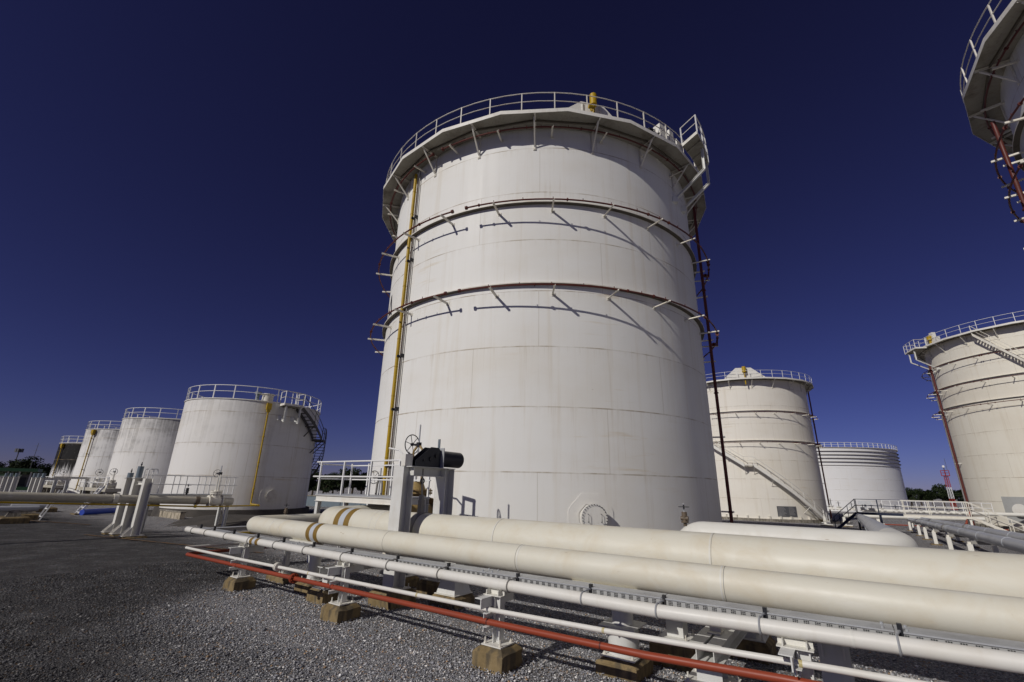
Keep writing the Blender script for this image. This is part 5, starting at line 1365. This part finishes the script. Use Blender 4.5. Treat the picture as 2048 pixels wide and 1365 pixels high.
for i, (s, t) in enumerate(((-2.3, 61.0), (-.6, 61.6), (1.0, 61.2), (2.2, 60.6))):
    o = rack('pipe_support', 'white slanting pipe support under the far cross pipe, %s from the left' % ['first', 'second', 'third', 'fourth'][i], 'pipe support', s, t, None, 'white supports under the far cross pipes')
    MB().ibeam((0, 0, .0), (0, 0, .95), .25, .2, (1, 0, 0)).build('leg', M['white'], o, 30); MB().box((.2, 0, .15), (.9, .3, .1)).build('tie_plate', M['white'], o, 30); MB().box((.1, 0, -.05), (1.1, .7, .25)).build('concrete_footing', M['concrete'], o, 20); MB().box((.15, 0, .5), (.6, .12, .1)).build('crossbeam', M['bracket'], o, 30)
# valves and fittings on the far manifold
hx = [(-1.6, 66, 1.2), (-.9, 66.5, .9), (.3, 67, .8), (1.3, 67.2, .9), (2.1, 67.5, .7), (3.0, 67.4, .8), (4.2, 67.2, .7), (5.6, 67.6, .8), (6.3, 68, .7), (7.6, 68, .7), (8.5, 68.2, .6), (9.4, 68.1, .7)]
words = ['tall', 'short', 'squat', 'plain', 'thin', 'stubby', 'broad', 'double', 'small', 'round', 'low', 'last']
for i, (s, t, h) in enumerate(hx):
    o = rack('manifold_valve', '%s manifold valve on the far white pipes, number %d counted from the stair tank' % (words[i], i + 1), 'valve', s, t, .55, 'manifold valves behind the footbridge')
    m = MB(); m.cyl((0, 0, -.1), (0, 0, .3 * h), .16, n=12); m.cyl((0, 0, .25 * h), (0, 0, .32 * h), .25, n=12); m.cyl((-.3, 0, .05), (.3, 0, .05), .14, n=12); m.build('valve_body', M['white'], o, 30)
    MB().cyl((0, 0, .3 * h), (0, 0, .95 * h), .035, n=8).build('stem', M['dark'], o); handwheel(o, (0, 0, .75 * h), (0, 0, 1), .22, 'dark', 4)
sg = rack('junction_box', 'grey box roof above the far manifold valves', 'junction box', 1.55, 66.5, 1.15)
MB().box((0, 0, .18), (1.3, .9, .36), taper=(.8, .6)).build('box_body', M['grey_pipe'], sg, 20); MB().box((0, 0, -.25), (.2, .2, .5)).build('box_post', M['grey_pipe'], sg, 20)
fr = rack('railing', 'white railing on the far pipe manifold below the wide tank', 'railing', 3.2, 69.5, .6)
m = MB()
for h in (1.0, .5): m.tube([(0, 0, h), (9, 0, h)], .035, 6)
m.build('top_rail', M['rail_clean'], fr)
for i in range(13): MB().box((i * .75, 0, .5), (.06, .06, 1.0)).build('post', M['rail_clean'], fr, 30)

# ------------------------------------------------------------------ far things
def mast(label, az, d, h, w, red_white):
    c = pol(az, d); o = thing('radio_mast', label, 'mast', Vector((c.x, c.y, -1.4)))
    n = 12 if red_white else 10
    for k in range(n):
        z0_, z1_ = h * k / n, h * (k + 1) / n; m = MB(); w0 = w * (1 - .25 * k / n); w1 = w * (1 - .25 * (k + 1) / n)
        for sx, sy in ((-1, -1), (1, -1), (1, 1), (-1, 1)): m.bar((sx * w0, sy * w0, z0_), (sx * w1, sy * w1, z1_), w * .22, w * .22, (1, 0, 0))
        for (a, b) in (((-1, -1), (1, -1)), ((1, -1), (1, 1)), ((1, 1), (-1, 1)), ((-1, 1), (-1, -1))): m.bar((a[0] * w0, a[1] * w0, z0_), (b[0] * w1, b[1] * w1, z1_), w * .13, w * .13); m.bar((a[0] * w0, a[1] * w0, z0_), (b[0] * w0, b[1] * w0, z0_), w * .13, w * .13)
        m.build('lattice_section', M[('tower_red' if (k // 4) % 2 == 0 else 'tower_white') if red_white else 'mast_grey'], o, 0)
    m = MB(); m.box((0, 0, h), (w * 3.2, w * 3.2, .2))
    for sx in (-1.5, 1.5):
        for sy in (-1.5, 1.5): m.bar((sx * w, sy * w, h), (sx * w, sy * w, h + 1.5), .12, .12, (1, 0, 0))
    for z in (.8, 1.5):
        for sy in (-1.5, 1.5): m.bar((-1.5 * w, sy * w, h + z), (1.5 * w, sy * w, h + z), .12, .12)
        for sx in (-1.5, 1.5): m.bar((sx * w, -1.5 * w, h + z), (sx * w, 1.5 * w, h + z), .12, .12)
    m.build('mast_platform', M['tower_red' if red_white else 'mast_grey'], o, 0)
    m = MB(); m.cyl((0, 0, h), (0, 0, h + 2.6), .12, n=8); m.cyl((.9, 0, h + 1.5), (.9, 0, h + 5.0), .05, n=6); m.build('antenna', M['mast_grey'], o)
    if red_white: MB().lathe([(.01, h + 3.0), (.28, h + 2.9), (.35, h + 2.6), (.28, h + 2.35), (.01, h + 2.25)], 16).build('beacon', M['tower_white'], o)
    return o
mast('red and white lattice mast among the trees at the right', 43.1, 190, 9.6, .42, True)
def thin_mast(label, az, d, h, head):
    c = pol(az, d); o = thing('lamp_mast', label, 'mast', Vector((c.x, c.y, -1.0)))
    MB().cyl((0, 0, 0), (0, 0, h), .22 if head else .10, .14 if head else .05, n=8).build('mast_pole', M['mast_grey'], o)
    if head:
        m = MB(); m.box((0, 0, h + .3), (1.4, 1.4, .4))
        for i in range(6): q = R_(60 * i); m.box((math.cos(q) * .75, math.sin(q) * .75, h + .1), (.5, .5, 1.2))
        m.build('lamp_head', M['mast_grey'], o, 0)
    else:
        m = MB()
        for z in (.7, .82, .93): m.bar((-.9, 0, h * z), (.9, 0, h * z), .06, .06)
        m.build('antenna', M['mast_grey'], o, 0)
thin_mast('dark floodlight mast above the trees at the far left', -46.5, 230, 11.5, True)
thin_mast('thin antenna mast beside the black-topped tank', -45.5, 190, 12.5, False)

# low green-roofed building far left
c = pol(-46.9, 128)
bd = thing('shed', 'low open-fronted shed with green roof edge at the far left', 'shed', Vector((c.x, c.y, -.5)), R_(40))
MB().lohi((-9, 0, 0), (4.0, 6, 3.0)).build('wall', M['wall_dark'], bd, 20)
MB().lohi((-9.4, -1.2, 3.55), (4.4, 6.4, 4.1)).build('roof', M['green_roof'], bd, 20)
for i in range(9): MB().box((-8.6 + i * 1.52, -.6, 1.75), (.22, .22, 3.5)).build('post', M['bracket'], bd, 20)
for i in range(6): MB().lohi((-8.2 + i * 2.0, -.06, 1.0), (-6.9 + i * 2.0, -.003, 2.5)).build('window', M['glass_dark'], bd, 20)
MB().lohi((-9, -1.25, 0.0), (4, -1.05, .8)).build('low_wall', M['green_roof'], bd, 20)
c = pol(-47.9, 92)
cn = thing('container', 'pale metal container at the very left edge', 'container', Vector((c.x, c.y, -.4)), R_(35))
m = MB(); m.lohi((-3, -1.2, .1), (3, 1.2, 2.6))
for i in range(20): m.lohi((-2.9 + i * .3, -1.24, .2), (-2.75 + i * .3, -1.2, 2.5))
m.build('container_body', M['bracket'], cn, 20); MB().lohi((-3.1, -1.3, 2.603), (3.1, 1.3, 2.72)).build('container_roof', M['green_roof'], cn, 20)
# bund wall between the small tank and the tallest tank
c = pol(-21.5, 62)
bw = thing('bund_wall', 'blue-grey bund wall between the nearest small tank and the tallest tank', 'wall', Vector((c.x, c.y, -.9)), ROT + R_(14))
MB().lohi((-16, 0, -.5), (16, .3, 1.5)).build('wall_panel', M['spring'], bw, 20); MB().lohi((-16.1, -.05, 1.501), (16.1, .35, 1.62)).build('coping', M['concrete_grey'], bw, 20)
for x in range(-15, 16, 3): MB().lohi((x - .12, -.08, -.5), (x + .12, -.002, 1.5)).build('pilaster', M['spring'], bw, 20)

# brown soil strips in the gravel on the left
def soil_strip(s0, t0, s1, t1, w):
    m = MB(); n = 60; r = random.Random(int(t0 * 100)); p0, p1 = W(s0, t0), W(s1, t1); d = (p1 - p0); nrm = Vector((-d.y, d.x, 0)).normalized()
    for i in range(n + 1):
        p = p0 + d * (i / n) + nrm * r.uniform(-.04, .04); ww = w * r.uniform(.4, 1.15) / 2
        for q in (p - nrm * ww, p + nrm * ww): m.v.append((q.x, q.y, gz_xy(q.x, q.y) + .028))
    m.f = [(2 * i, 2 * i + 1, 2 * i + 3, 2 * i + 2) for i in range(n)]
    tag(m.build('soil_strip', M['soil'], smooth=0), kind='structure')
soil_strip(-24.6, 6.0, -15.5, 8.3, .16)
soil_strip(-36.5, 5.2, -30.0, 7.4, .22)

# trees
def make_tree(seed, h, w):
    r = random.Random(seed); verts = []; faces = []
    clumps = []
    for i in range(13):
        q = r.uniform(0, 2 * math.pi); rad = r.uniform(0, .62) * w; zc = h * r.uniform(.34, .86) - rad * .12
        clumps.append((rad * math.cos(q), rad * math.sin(q), zc, w * r.uniform(.24, .42)))
    clumps.append((0, 0, h * .84, w * .36))
    for cx, cy, cz, cr in clumps:
        for _ in range(300):
            v = Vector((r.gauss(0, 1), r.gauss(0, 1), r.gauss(0, 1))).normalized() * cr * r.uniform(.45, 1.08)
            p = Vector((cx, cy, cz)) + Vector((v.x, v.y, v.z * .72))
            if p.z < h * .12: continue
            s = r.uniform(.14, .34); a = Vector((r.gauss(0, 1), r.gauss(0, 1), r.gauss(0, 1))).normalized(); b = a.orthogonal().normalized()
            k = len(verts); verts += [p - a * s, p - b * s * .55, p + a * s, p + b * s * .55]; faces.append((k, k + 1, k + 2, k + 3))
    m = MB(); m.v = [tuple(v) for v in verts]; m.f = faces
    crown = m.mesh('crown', M['leaf'], 0)
    m = MB(); m.tube([(0, 0, -.5), (.1, 0, h * .25), (0, .15, h * .5), (.1, .1, h * .75)], [h * .035, h * .028, h * .02, h * .008], 8)
    for cx, cy, cz, cr in clumps[:7]: m.tube([(0, 0, h * .28), (cx * .5, cy * .5, (h * .28 + cz) * .5), (cx, cy, cz)], [h * .014, h * .01, h * .004], 6)
    return crown, m.mesh('trunk', M['bark'], 40)
PROT = [make_tree(11, 8.5, 4.2), make_tree(23, 9.5, 4.8), make_tree(37, 7.5, 4.4), make_tree(41, 10.0, 5.0)]
def tree(kind, az, d, sc, rot, label, group, wide=1.0):
    c = pol(az, d); o = thing('tree', label, 'tree', Vector((c.x, c.y, -1.3)), rot, group)
    o.scale = (sc * wide, sc * wide, sc)
    for nm, me in zip(('crown', 'trunk'), PROT[kind]):
        q = bpy.data.objects.new(nm, me); COL.objects.link(q); q.parent = o
    return o
rt2 = random.Random(5)
for az, d, sc in ((-49.6, 200, 1.05), (-48.4, 190, .95), (-47.4, 210, 1.0), (-46.4, 205, 1.10), (-45.5, 200, 1.18), (-44.6, 195, .92), (-43.8, 200, .8), (-46.9, 185, .72), (-45.1, 185, .75), (-42.8, 205, .75)):
    tree(rt2.randrange(4), az, d, sc * 0.82, rt2.uniform(0, 6), 'dark tree in the grove behind the shed at the far left', 'grove at the far left', 1.3)
for az, d, sc in ((-23.6, 135, .82), (-22.4, 140, .92), (-21.3, 132, .86), (-20.3, 138, .98), (-19.2, 130, 1.0), (-18.2, 136, 1.05), (-17.2, 131, 1.0), (-16.2, 136, 1.0)):
    tree(rt2.randrange(4), az, d, sc * 0.80, rt2.uniform(0, 6), 'dark tree behind the platform rail left of the tallest tank', 'trees left of the tallest tank', 1.15)
for az, d, sc in ((39.6, 240, .95), (40.3, 245, 1.0), (41.0, 240, .9), (41.8, 235, 1.1), (42.5, 238, 1.2), (43.2, 240, 1.15), (44.0, 245, 1.1), (38.8, 250, .9), (44.9, 245, 1.1)):
    tree(rt2.randrange(4), az, d, sc * 0.74, rt2.uniform(0, 6), 'dark tree behind the footbridge and the red and white mast', 'trees behind the footbridge', 1.3)

# ------------------------------------------------------------------ loose stones on the near ground
def stones():
    rng = np.random.default_rng(3)
    N = 190000
    s = rng.uniform(-15, 3.2, N); t = 9.2 - (rng.uniform(0, 1, N) ** .75) * 7.8
    P_ = np.stack([s * SD.x + t * TD.x, s * SD.y + t * TD.y], 1)
    fwd = P_[:, 1]
    keep = (fwd > 2.0) & (s < 3.0) & (np.abs(P_[:, 0]) < fwd * 1.25 + 1)
    P_, t = P_[keep], t[keep]
    ex = []
    for o_, c, hx, hy in FOOT:
        L = o_.parent.location
        if L.length > 14: continue
        for _ in range(520):
            x, y = rng.uniform(-hx - .16, hx + .16), rng.uniform(-hy - .16, hy + .16)
            if abs(x) < hx - .01 and abs(y) < hy - .01: continue
            w_ = SD * (c[0] + x) + TD * (c[1] + y); ex.append((L.x + w_.x, L.y + w_.y, .022 * max(0, 1 - max(abs(x) - hx, abs(y) - hy) / .14)))
    lift = np.concatenate([np.zeros(len(P_)), np.array([e[2] for e in ex])])
    P_ = np.concatenate([P_, np.array([e[:2] for e in ex])]); t = P_ @ np.array([TD.x, TD.y]); N = len(P_)
    base = np.array([(0, 0, 1), (.9, 0, .15), (.28, .85, .1), (-.73, .53, .2), (-.73, -.53, .1), (.28, -.85, .2), (0, 0, -.6)], float)
    tri = np.array([(0, 1, 2), (0, 2, 3), (0, 3, 4), (0, 4, 5), (0, 5, 1), (6, 2, 1), (6, 3, 2), (6, 4, 3), (6, 5, 4), (6, 1, 5)])
    size = rng.lognormal(math.log(.0100), .36, N); ang = rng.uniform(0, 6.28, N)
    sc = np.stack([size * rng.uniform(.8, 1.5, N), size * rng.uniform(.6, 1.1, N), size * rng.uniform(.5, .9, N)], 1)
    V = base[None] * sc[:, None, :] * rng.uniform(.75, 1.25, (N, 7, 1))
    tilt = rng.uniform(-.6, .6, N)
    y, z = V[..., 1] * np.cos(tilt)[:, None] - V[..., 2] * np.sin(tilt)[:, None], V[..., 1] * np.sin(tilt)[:, None] + V[..., 2] * np.cos(tilt)[:, None]
    x = V[..., 0]; ca, sa = np.cos(ang)[:, None], np.sin(ang)[:, None]
    gzv = -0.0185 * np.clip(t - 5, 0, 75) + .012 * np.sin(P_[:, 0] * 1.7 + P_[:, 1]) * np.sin(P_[:, 1] * 1.3)
    out = np.stack([x * ca - y * sa + P_[:, 0:1], x * sa + y * ca + P_[:, 1:2], z + (gzv + lift)[:, None] + size[:, None] * .25], 2).reshape(-1, 3)
    F_ = (tri[None] + (np.arange(N) * 7)[:, None, None]).reshape(-1)
    me = bpy.data.meshes.new('gravel'); me.vertices.add(len(out)); me.vertices.foreach_set('co', out.ravel())
    nf = N * 10; me.loops.add(nf * 3); me.loops.foreach_set('vertex_index', F_.astype(np.int32)); me.polygons.add(nf)
    me.polygons.foreach_set('loop_start', np.arange(0, nf * 3, 3, dtype=np.int32)); me.update(calc_edges=True); me.validate()
    me.materials.append(M['stone'])
    o = bpy.data.objects.new('gravel', me); COL.objects.link(o)
    return tag(o, 'loose grey gravel lying under and in front of the pipe rack', 'gravel', kind='stuff')
stones()
